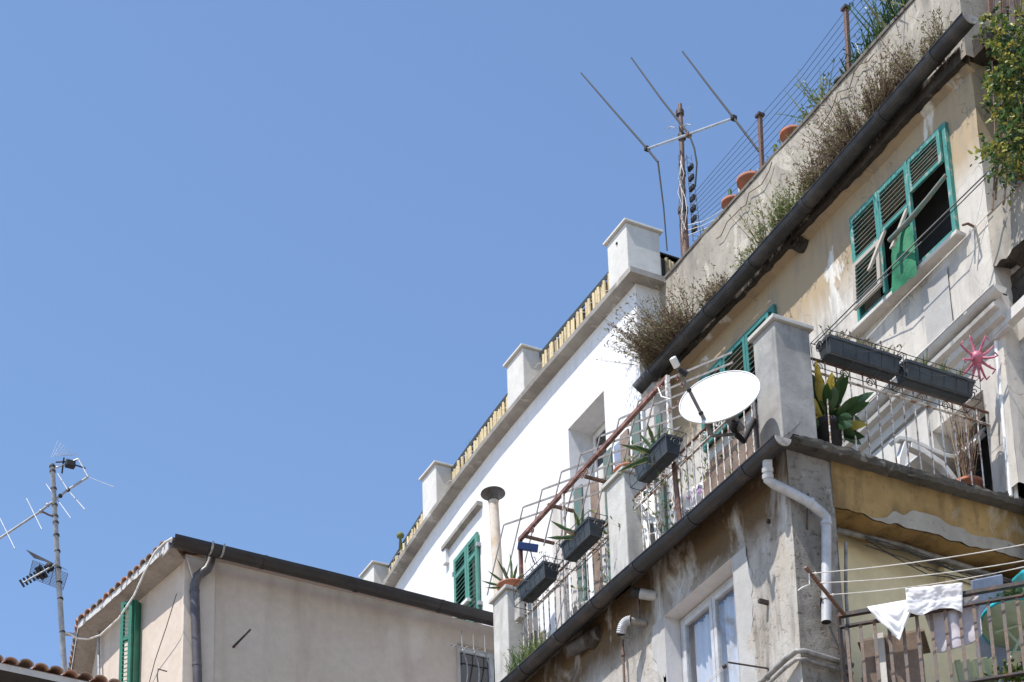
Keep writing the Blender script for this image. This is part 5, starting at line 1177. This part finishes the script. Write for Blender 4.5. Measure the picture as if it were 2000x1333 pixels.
# ------------------------------------------------------------------ dry weeds growing out of the upper gutter
def gut(px_):
    for a, b_ in zip(((1880,26),(1795,123),(1720,210),(1575,378),(1427,545),(1286,697)), ((1795,123),(1720,210),(1575,378),(1427,545),(1286,697),(1262,728))):
        if b_[0] <= px_ <= a[0]:
            t = (a[0]-px_)/(a[0]-b_[0]); y = a[1]+(b_[1]-a[1])*t; p = onx(px_, y, 12.62); return p+V((.12,0,-.02))
def galong(p0, p1): return lambda t: gut(p0+(p1-p0)*t)+V((random.uniform(-.08,.10), 0, 0))
WEED = ((1265, 1345, 520, .66, DRY, 8, (-.55,.25,.85), .30, 'big brown weed bush hanging over the far end of the upper gutter'),
        (1270, 1330, 110, .85, DGR, 8, (-.25,.1,1), .26, 'greenish feathery stems rising beside the corner of the white house'),
        (1345, 1410, 190, .34, DRY, 4, (-.2,0,1), .38, 'low brown weeds in the gutter next to the big weed bush'),
        (1440, 1475, 60, .30, DGR, 5, (-.1,0,1), .40, 'sparse weeds in the gutter below the aerial'),
        (1455, 1530, 200, .58, DGR, 6, (-.05,.1,1), .36, 'straggly olive weeds in the gutter below the large clay pot'),
        (1530, 1580, 130, .42, DGR, 5, (-.1,0,1), .40, 'olive weeds in the gutter below the lower fence post'),
        (1570, 1640, 420, .58, DRY, 6, (-.1,.1,1), .36, 'dense grey-brown weeds halfway up the gutter'),
        (1640, 1700, 330, .50, DRY, 5, (-.1,.1,1), .34, 'brown weeds in the gutter above the dense clump'),
        (1690, 1770, 470, .46, [M['dry'], M['dry'], M['dry_light']], 4, (-.1,.15,1), .30, 'reddish-brown grassy weeds near the top of the gutter'),
        (1790, 1825, 110, .30, [M['dry_light'], M['dry_green']], 5, (0,.1,1), .40, 'pale dry weed beside the top joint of the gutter'))
for k, (p0, p1, n, L, mats, lf, ln, sp, lb) in enumerate(WEED):
    tuft('dry_weed', lb, 'weed', galong(p0, p1), int(n*1.15), L*(1.2 if k < 3 else 1.3), mats, lean=ln, spread=sp, width=.007, leaf=lf+4, leafL=.042, leafW=.012, group='weeds growing in the upper gutter', seed=100+k, clumps=(14, 6, 7, 3, 5, 4, 7, 6, 8, 3)[k],
         leafmats=[M['dry_green'], M['leaf_yel'], M['leaf']] if mats is DGR else [M['dry'], M['dry_light'], M['dry'], M['dry_green']])
# a dead vine across the parapet and cable loops
random.seed(9)
for k in range(2):
    c = MB(); P = [onx(1400+200*k+i*14+random.uniform(-8,8), 470-230*k-i*18+random.uniform(-12,12), 12.86) for i in range(9)]; c.tube(P, .006, 5)
    tag(mk('dead_vine', c, M['dry']), ('lower', 'upper')[k]+' dead vine lying across the parapet face', 'vine')

# ------------------------------------------------------------------ plants on the neighbour's terrace at the right edge
random.seed(55); cl = V((13.4, 13.55, 16.1))
CL = thing('climbing_shrub', 'leafy climbing shrub with green and yellow leaves at the corner of the tall house', 'shrub', cl)
fo = MB(); st = MB()
blobs = [(1985, 60, 34), (1970, 105, 34), (1990, 140, 34), (1955, 160, 24), (1985, 200, 34), (1958, 215, 16), (1978, 250, 30), (1990, 290, 26), (1950, 285, 22), (1940, 300, 16), (1962, 225, 18), (1945, 55, 10), (1940, 85, 9), (1936, 30, 8), (1975, 330, 18), (1950, 165, 20), (1990, 340, 18)]
for bx_, by_, br_ in blobs:
    for i in range(int(br_*1.35)):
        a = random.uniform(0, 6.28); rr = br_*.8*math.sqrt(random.random()); p0 = ony(bx_+rr*math.cos(a), by_+rr*math.sin(a), 13.45+random.uniform(-.22, .25))
        dt = V((random.gauss(0,1), random.gauss(-.4,1), random.gauss(-.2,.9))).normalized(); Lt = random.uniform(.10,.28); tone = random.choices((0,1,2,3), (4,3,3,.6))[0]
        st.blade(p0, dt, V((0,0,1)), Lt, .006, .3, 3)
        for q in range(random.randint(9, 15)):
            t = random.uniform(.05, 1); p = p0+dt*(Lt*t)+V((0,0,-.3*Lt*t*t)); d = (dt*.5+V((random.gauss(0,1), random.gauss(0,1), random.gauss(-.1,.8)))).normalized()
            fo.blade(p, d, V((random.gauss(0,1), random.gauss(0,1), random.gauss(.6,1))), random.uniform(.03,.07), random.uniform(.016,.034), .2, 3, mi=tone if random.random() < .7 else random.randrange(4))
mk('twigs', st, M['dry'], CL, kind='stuff')
mk('foliage', fo, [M['leaf'], M['leaf_yel'], M['leaf_dark'], M['leaf_gold']], CL, kind='stuff')
for P in (((1945, 390), (1950, 300), (1958, 200), (1965, 110)), ((1938, 410), (1944, 330), (1943, 240), (1938, 120)), ((1985, 380), (1980, 280), (1988, 180), (1985, 60)), ((1960, 400), (1972, 300), (1960, 230))):
    c = MB(); c.tube([ony(x, y, 13.5) for x, y in P], [.012,.010,.008,.006][:len(P)], 5); mk('stem', c, M['dry'], CL)
for k in range(6):
    x0 = 1932+k*13; c = MB(); a = ony(x0, -60, 13.70); e = ony(x0+5, 62, 13.70); c.bar(a, e, .02, .055, side=(1,0,0)); root = None
    if k == 0: WS = thing('wooden_screen', 'dark brown upright boards above the leafy shrub', 'screen', e)
    mk('board', c, M['wood_brown'] if k % 2 else M['rust'], WS)
c = MB(); g0, g1 = ony(1930, 340, 13.5), ony(2010, 362, 13.5); c.tube([g0, g1], .022, 8); GB = thing('grey_handrail', 'grey tubular handrail at the edge of the neighbour terrace', 'handrail', g0); mk('tube', c, M['galv'], GB)
c = MB(); c.tube([ony(1962, 350, 13.5), ony(2010, 385, 13.45)], .016, 8); mk('brace', c, M['galv'], GB)
pot('red clay pot behind the grey handrail', ony(1996, 352, 13.55)+V((.06,0,-.02)), .13, .2)
# washing wires from the tall house corner to the pillar, bracket and strings
c = MB(); c.tube([onx(1930, 335, 12.75), onx(1800, 462, 12.4), onx(1590, 672, 11.5)], .008, 5); tag(mk('overhead_cable', c, M['wire']), 'dark cable crossing the teal window down towards the grey pillar', 'cable')
c = MB(); c.tube([onx(1925, 348, 12.75), onx(1795, 478, 12.4), onx(1598, 672, 11.5)], .006, 5); tag(mk('overhead_cable', c, M['wire']), 'thinner lower cable crossing the teal window towards the grey pillar', 'cable')
WB = thing('wall_bracket', 'small rusty bracket with strings beside the end of the window sill', 'bracket', onx(1905, 445, 12.99))
c = MB(); c.tube([onx(1880, 440, 12.80), onx(1890, 437, 12.82), onx(1904, 444, 12.99)], .014, 7); mk('arm', c, M['rust'], WB)
c = MB(); c.tube([onx(1904, 444, 12.94), onx(1904, 515, 12.96)], .008, 5); mk('rod', c, M['galv'], WB)
for P in (((1904, 444), (1915, 400), (1922, 350)), ((1904, 446), (1885, 465), (1872, 476)), ((1904, 446), (1880, 470), (1840, 505))):
    c = MB(); c.tube([onx(x, y, 12.92) for x, y in P], .004, 4); mk('string', c, M['wire_white'], WB)
c = MB(); c.tube([onx(1935, 412, 12.96), onx(1905, 445, 12.96), onx(1872, 478, 12.86), onx(1760, 588, 12.85), onx(1690, 665, 12.96)], .006, 5); tag(mk('wall_cable', c, M['wire_white']), 'pale cable running along the edge of the window sill', 'cable')

# ------------------------------------------------------------------ leaning aerial on the left
DL = 26.0
def LA(x, y, dz=0): return dep(x, y, DL+dz)
mb_ = LA(129, 1372); LM = thing('leaning_aerial', 'tall leaning galvanised mast carrying television aerials beside the tan house', 'aerial', mb_)
c = MB(); c.tube([mb_, LA(126, 1310), LA(113, 1110), LA(102, 906)], [.037,.036,.033,.030], 10); ms = mk('mast', c, M['galv'], LM)
for y in (912, 921, 955, 987, 1009, 1021, 1046, 1077, 1110, 1138, 1170, 1235):
    t = (y-906)/(1310-906); p = LA(102+24*t, y); c = MB(); c.tube([p-V((0,0,.012)), p+V((0,0,.010))], .038, 10); mk('mast_band', c, M['rust_dark'] if y % 2 else M['black'], ms)
c = MB(); c.tube([LA(-25, 1068), LA(75, 1002), LA(133, 957), LA(172, 932)], .014, 8); bm = mk('long_boom', c, M['galv'], LM)
for (x0, y0, x1, y1, r) in ((52, 974, 82, 1035, .006), (0, 1013, 29, 1072, .006), (90, 946, 138, 1012, .005), (113, 926, 132, 957, .010), (132, 957, 166, 996, .009), (153, 897, 172, 932, .009), (172, 932, 224, 952, .004), (-30, 1050, -5, 1105, .006)):
    c = MB(); c.tube([LA(x0, y0, .3), LA(x1, y1, -.3)], r, 6); mk('element', c, M['alu'], bm)
c = MB(); c.tube([LA(83, 1000), LA(95, 1006), LA(109, 1011)], .013, 6); mk('bracket', c, M['rust'], ms)
for x, y in ((133, 957), (80, 999), (118, 969), (93, 987)):
    p = LA(x, y); c = MB(); c.ball(p, .028, 8); mk('clamp', c, M['black'] if x > 100 else M['galv'], bm)
c = MB(); c.tube([LA(106, 915), LA(122, 909), LA(153, 897)], .011, 6); ub = mk('upper_boom', c, M['alu'], LM)
for (x0, y0, x1, y1) in ((125, 894, 121, 925), (109, 903, 140, 902), (122, 901, 167, 915), (130, 912, 150, 898)):
    c = MB(); c.tube([LA(x0, y0), LA(x1, y1)], .010, 6); mk('dipole', c, M['black'], ub)
c = MB(); p = LA(137, 907); c.box(p.x-.06, p.x+.06, p.y-.04, p.y+.04, p.z-.045, p.z+.045); mk('dipole_box', c, M['black'], ub, bevel=.015)
for i in range(8):
    c = MB(); c.tube([LA(100+i*3.4, 892-i*.6+2, .2), LA(113+i*6.2, 861+i*4.2, .4)], .0022, 4); mk('grid_wire', c, M['galv'], ub)
# lower aerial: two wire reflectors and a toothed boom
def quadgrid(A_, B_, C_, D_, nu, nv, rad, mat, name):
    for i in range(nu+1):
        t = i/nu; c = MB(); c.tube([A_.lerp(B_, t), D_.lerp(C_, t)], rad, 4); mk(name, c, mat, LM)
    for i in range(nv+1):
        t = i/nv; c = MB(); c.tube([A_.lerp(D_, t), B_.lerp(C_, t)], rad, 4); mk(name, c, mat, LM)
quadgrid(LA(64, 1095, -.1), LA(133, 1121, .1), LA(123, 1153, .1), LA(56, 1128, -.1), 5, 13, .0035, M['wire'], 'reflector_wire')
quadgrid(LA(51, 1074, .3), LA(131, 1114, .3), LA(110, 1104, -.2), LA(66, 1090, -.2), 3, 14, .0032, M['wire'], 'reflector_wire')
c = MB(); c.tube([LA(43, 1140, -.2), LA(112, 1101)], .012, 6); tb = mk('toothed_boom', c, M['galv'], LM)
for i in range(9):
    t = i/8; p = LA(43, 1140, -.2).lerp(LA(98, 1109), t); c = MB(); s_ = .028+.02*(i in (5, 6)); k = pv(3.5, 5.5, DL)*(1.2+.8*(i in (5, 6)))
    c.tube([p-k, p+k], s_*.55, 6); mk('tooth', c, M['black'], tb)
c = MB(); p = LA(80, 1121); c.ball(p, .06, 8); mk('dipole_box', c, M['black'], tb)
c = MB(); p = LA(97, 1108); c.ball(p, .06, 8); mk('clamp_block', c, M['black'], tb)
c = MB(); P = [LA(119, 1235), LA(135, 1238), LA(150, 1247), LA(172, 1249), LA(196, 1241)] + [dep(x, y, 25.9) for x, y in ((232, 1208), (262, 1163), (285, 1112), (303, 1078), (322, 1060), (337, 1051))]
c.tube(P, .012, 6); tag(mk('roof_cable', c, M['wire_white']), 'thick cream cable drooping from the leaning mast to the tan house eave', 'cable')
c = MB(); c.bar(LA(116, 1237), LA(150, 1241, .1), .04, .03); mk('stay_bracket', c, M['galv'], ms)
# thin cable hanging down the tan wall
c = MB(); c.tube([onx(345, 1160, 7.55), onx(325, 1225, 7.55), onx(303, 1290, 7.55), onx(290, 1340, 7.55)], .006, 5); tag(mk('wall_cable', c, M['wire']), 'thin dark cable slanting down the sunlit side of the tan house', 'cable')
c = MB(); c.tube([onx(1318, 1333, 10)]*2, .001, 3)
# little plant over the white house roof edge
tuft('roof_plant', 'tiny pale plant above the bamboo by the third roof pillar', 'plant', lambda t: V((12.95, 25.3+.1*t, zs1-.05)), 14, .28, [M['leaf'], M['dry_green']], spread=.5, width=.008, leaf=4, leafL=.05, leafW=.014, seed=61)
p = onx(782, 1053, 13.0); c = MB(); c.lathe([(.001,-.2),(.03,-.2),(.02,0),(.055,.03),(.065,.07),(.04,.11),(.001,.12)], p, 12); tag(mk('roof_finial', c, M['dry_green']), 'small knobbly cactus above the bamboo near the last roof pillar', 'cactus')

# ------------------------------------------------------------------ lower balcony with washing
ZR = ony(1640, 1226, 14.03).z; ra_ = onz(1640, 1226, ZR); rb_ = onz(2060, 1153, ZR); rd = (rb_-ra_); rL = rd.length; rd.normalize(); ro = V((rd.y, -rd.x, 0)); ro = ro if ro.y < 0 else -ro
LR = thing('balcony_railing', 'dark rusty flat-bar railing of the lower balcony hung with washing', 'railing', V((ra_.x, ra_.y, ZR-.75)))
c = MB(); c.bar(ra_, rb_, .045, .02); mk('rail', c, M['rust_dark'], LR)
t0 = onz(1643, 1203, ZR+.10); 
c = MB(); c.bar(ra_+V((0,0,.115)), rb_+V((0,0,.115)), .05, .035); mk('handrail', c, M['rust_dark'], LR)
c = MB(); c.bar(ra_+V((0,0,-.74)), rb_+V((0,0,-.74)), .045, .02); mk('rail', c, M['rust_dark'], LR)
n = int(rL/.125)
for i in range(n+1):
    p = ra_+rd*(.06+i*.125); c = MB(); c.bar(p+V((0,0,-.73)), p+V((0,0,-.01)), .014, .030, side=rd); mk('baluster', c, M['bar_brown'], LR)
c = MB(); c.bar(ra_+V((0,0,-.8)), ra_+V((0,0,.13)), .03, .03); mk('end_post', c, M['rust_dark'], LR)
# balcony slab just out of frame
c = MB(); z_ = ZR-.86; q = [ra_, rb_, rb_+V((1.6,1.7,0)), ra_+V((.0,.45,0))]
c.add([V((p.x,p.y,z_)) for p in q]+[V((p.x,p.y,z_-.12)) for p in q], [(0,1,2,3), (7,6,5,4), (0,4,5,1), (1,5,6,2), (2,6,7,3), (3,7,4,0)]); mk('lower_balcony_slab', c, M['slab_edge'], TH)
# arm with three washing lines
aA = ony(1573, 1108, 13.72); aB = ony(1650, 1202, 13.97)
CLN = thing('clothes_lines', 'rusty bracket arm holding three white washing lines over the lower balcony', 'clothes line', aB)
c = MB(); c.bar(aA, aB, .03, .02); mk('arm', c, M['rust'], CLN)
for i, (x0, y0, x1, y1, sg) in enumerate(((1583, 1108, 2040, 1056, .035), (1598, 1126, 2040, 1088, .045), (1617, 1149, 2040, 1098, .05))):
    t = (x0-1573)/(1650-1573); s = aA.lerp(aB, t); e = onz(x1, y1, s.z+.04); c = MB()
    c.tube([s.lerp(e, k/14)+V((0,0,-sg*4*(k/14)*(1-k/14))) for k in range(15)], .0048, 5); mk('line', c, M['wire_white'], CLN)
    c = MB(); c.ball(s+pv(9, 0, 20), .014, 7); mk('knot', c, M['wire_white'], CLN)
c = MB(); c.tube([aA+V((.05,.02,-.04)), aA+pv(8, 32, 20), aA+pv(-6, 38, 20), aA+pv(-14, 44, 20)], .006, 5); mk('loose_end', c, M['wire_white'], CLN)
# washing: two white cloths over the rails, a lilac one behind
def hung(name, label, fn, mat, us=34, vs_=34):
    c = MB(); c.grid(fn, [i/us for i in range(us+1)], [i/vs_ for i in range(vs_+1)]); o = mk(name, c, mat); tag(o, label, 'cloth')
    m = o.modifiers.new('thick', 'SOLIDIFY'); m.thickness = .004; return o
def railpt(px_, py_=None, z=None): p = onz(px_, 1226-(px_-1640)*.1778, ZR); return p
h1a, h1b = railpt(1697), railpt(1792)
def cloth1(u, v):
    top = h1a.lerp(h1b, u)+V((0,0,.135)); tri = 1-abs(u-.62)/.62 if u < .62 else 1-(u-.62)/.42
    drop = (.07+.33*max(0, tri))*v; k = .010*math.sin(24*math.sqrt((u-.55)**2*1.6+v*v*.8)+.8*nz((u*3, v*3, 4), 1))*min(1, v*2.5)*(.4+.6*math.sin(math.pi*min(1, max(0, u))))
    return top+ro*(.035+.03*v+k+.02*math.sin(u*14+v*3)*v)+V((0,0,-drop+.0))+rd*(.05*(u-.5)*-v*1.2)
hung('white_cloth', 'white cloth hung in curved folds over the handrail beside the downpipe', cloth1, M['cloth'])
h2a, h2b = onz(1768, 1150, ZR+.20), onz(1880, 1139, ZR+.20)
def cloth2(u, v):
    top = h2a.lerp(h2b, u)+V((0,0,.0)); drop = (.22+.03*math.sin(u*7)+.03*u)*v
    return top+ro*(.012*math.sin(u*15+v*1.5)*v+.016*nz((u*6, v*3, 2), 1)+.008*nz((u*14, v*9, 3), 1)-.03*v)+V((0,0,-drop))+rd*(-.03*v*(u))
hung('white_cloth', 'white towel folded over the third washing line above the handrail', cloth2, M['cloth'])
h3a, h3b = railpt(1800), railpt(1912)
def cloth3(u, v): return h3a.lerp(h3b, u)+V((0,0,.10))-ro*(.05+.02*math.sin(u*9+v)+.01*nz((u*4, v*4, 7), 1))+V((0,0,-(.48-.10*u+.05*math.sin(u*3))*v))+rd*(.10*v*(1-u))
hung('lilac_cloth', 'long lilac-grey cloth hanging behind the lower balcony bars', cloth3, M['cloth_grey'])
hung('white_cloth', 'small white corner of cloth folded behind the handrail end of the towel', lambda u, v: onz(1880, 1160, ZR+.13).lerp(onz(1902, 1158, ZR+.13), u)+V((0,0,.03*u-.10*v*(1-u*.5)))-ro*(.03*v), M['cloth'], 8, 8)
# brown stepped cabinet behind the bars
cb0 = ra_+rd*.18-ro*.22; BC = thing('brown_cabinet', 'brown boarded cabinet with overlapping panels behind the lower railing', 'cabinet', cb0+V((0,0,-.85)))
for i in range(5):
    z1_ = -.08-.165*i; c = MB(); a = cb0+V((0,0,z1_)); e = a+rd*.50; cc = (a+e)/2+V((0,0,-.085)); tl_ = V((ro.x*.015, ro.y*.015, .0))
    c.obox(cc+ro*.012*i, rd*.26, ro*.012+V((0,0,.004)), V((0,0,.082))+ro*.016); mk('board', c, M['wood_brown'], BC, bevel=.004)
    c = MB(); a2 = cb0-rd*.02+V((0,0,z1_-.085)); c.obox(a2-ro*.20+rd*(-.012*i), ro*.2, rd*.012, V((0,0,.08))); mk('board', c, M['wood_brown'], BC, bevel=.004)
c = MB(); c.obox(cb0+rd*.24-ro*.2+V((0,0,-.06)), rd*.30, ro*.22, V((0,0,.012))); mk('cabinet_top', c, M['wood_brown'], BC)
c = MB(); a = cb0+rd*.14+ro*.06; c.bar(a+V((0,0,-.05)), a+V((0,0,-.9)), .05, .09, side=rd); mk('corner_board', c, M['canopy'], BC)
# round garden tables
tc = onz(1988, 1230, ZR-.06)-ro*.32; tn = (-ro*.62+rd*-.15+V((0,0,.75))).normalized()
tc = dep(1985, 1222, depth(railpt(1985))+.35); TB = thing('round_table', 'round turquoise-rimmed garden table tipped behind the lower railing', 'table', tc+V((0,0,-.6)))
vd = (tc-CAM).normalized(); t1 = pv(62, -18, depth(tc)).normalized(); tn = (vd*.62+t1.cross(vd)*.0+up*.75).normalized(); 
c = MB(); c.lathe([(.001,.0),(.30,.0),(.31,.012),(.31,.03),(.001,.032)], tc, 40, tn); mk('table_top', c, M['table_under'], TB)
c = MB(); c.lathe([(.300,.006),(.322,.004),(.326,.02),(.322,.04),(.300,.038)], tc, 40, tn); mk('table_rim', c, M['turquoise'], TB)
for s_ in (-1, 1):
    c = MB(); c.tube([tc-tn*.02+t1*.1*s_, tc-tn*.1-V((0,0,.5))+t1*.25*-s_], .016, 7); mk('leg', c, M['table_under'], TB)
c = MB(); c.tube([tc-tn*.01-t1*.2, tc-tn*.01+t1*.22], .012, 6); mk('fixing_bar', c, M['table_under'], TB)
f0 = dep(1905, 1320, depth(railpt(1905))+.3); FC = thing('green_crate', 'pale green folding crate on the lower balcony floor', 'crate', f0)
for i in range(5):
    c = MB(); c.obox(f0+pv(-34+i*17, -4-i*1.5, 20), pv(5, -1, 20), fw*.12, pv(5, 22, 20)); mk('slat', c, M['table_under'], FC, bevel=.004)
pd_ = dep(1935, 1240, depth(railpt(1935))+.55); c = MB(); c.obox(pd_, pv(30, -6, 20), fw*.02, pv(8, 110, 20)); tag(mk('grey_door', c, M['bluegrey'], bevel=.01), 'blue-grey door panel behind the lower balcony table', 'door')
tuft('balcony_plant', 'green leafy plant at the outer end of the lower railing', 'plant', lambda t: dep(1965+50*random.random(), 1330, depth(railpt(1985))+.1+.2*random.random()), 90, .20, [M['leaf'], M['leaf_yel']], spread=.7, width=.008, leaf=7, leafL=.05, leafW=.025, seed=91)
tuft('balcony_plant', 'bright green plant above the handrail behind the round table', 'plant', lambda t: dep(1962+40*random.random(), 1185, depth(railpt(1985))+.5+.15*random.random()), 70, .17, [M['leaf'], M['leaf_dark']], spread=.7, width=.008, leaf=7, leafL=.05, leafW=.028, seed=92)
c = MB(); p = dep(2002, 1135, 20); c.obox(p, pv(14, -4, 20), fw*.2, pv(6, 16, 20)); tag(mk('green_watering_can', c, M['turquoise'], bevel=.03), 'turquoise plastic container at the outer end of the lower handrail', 'container')
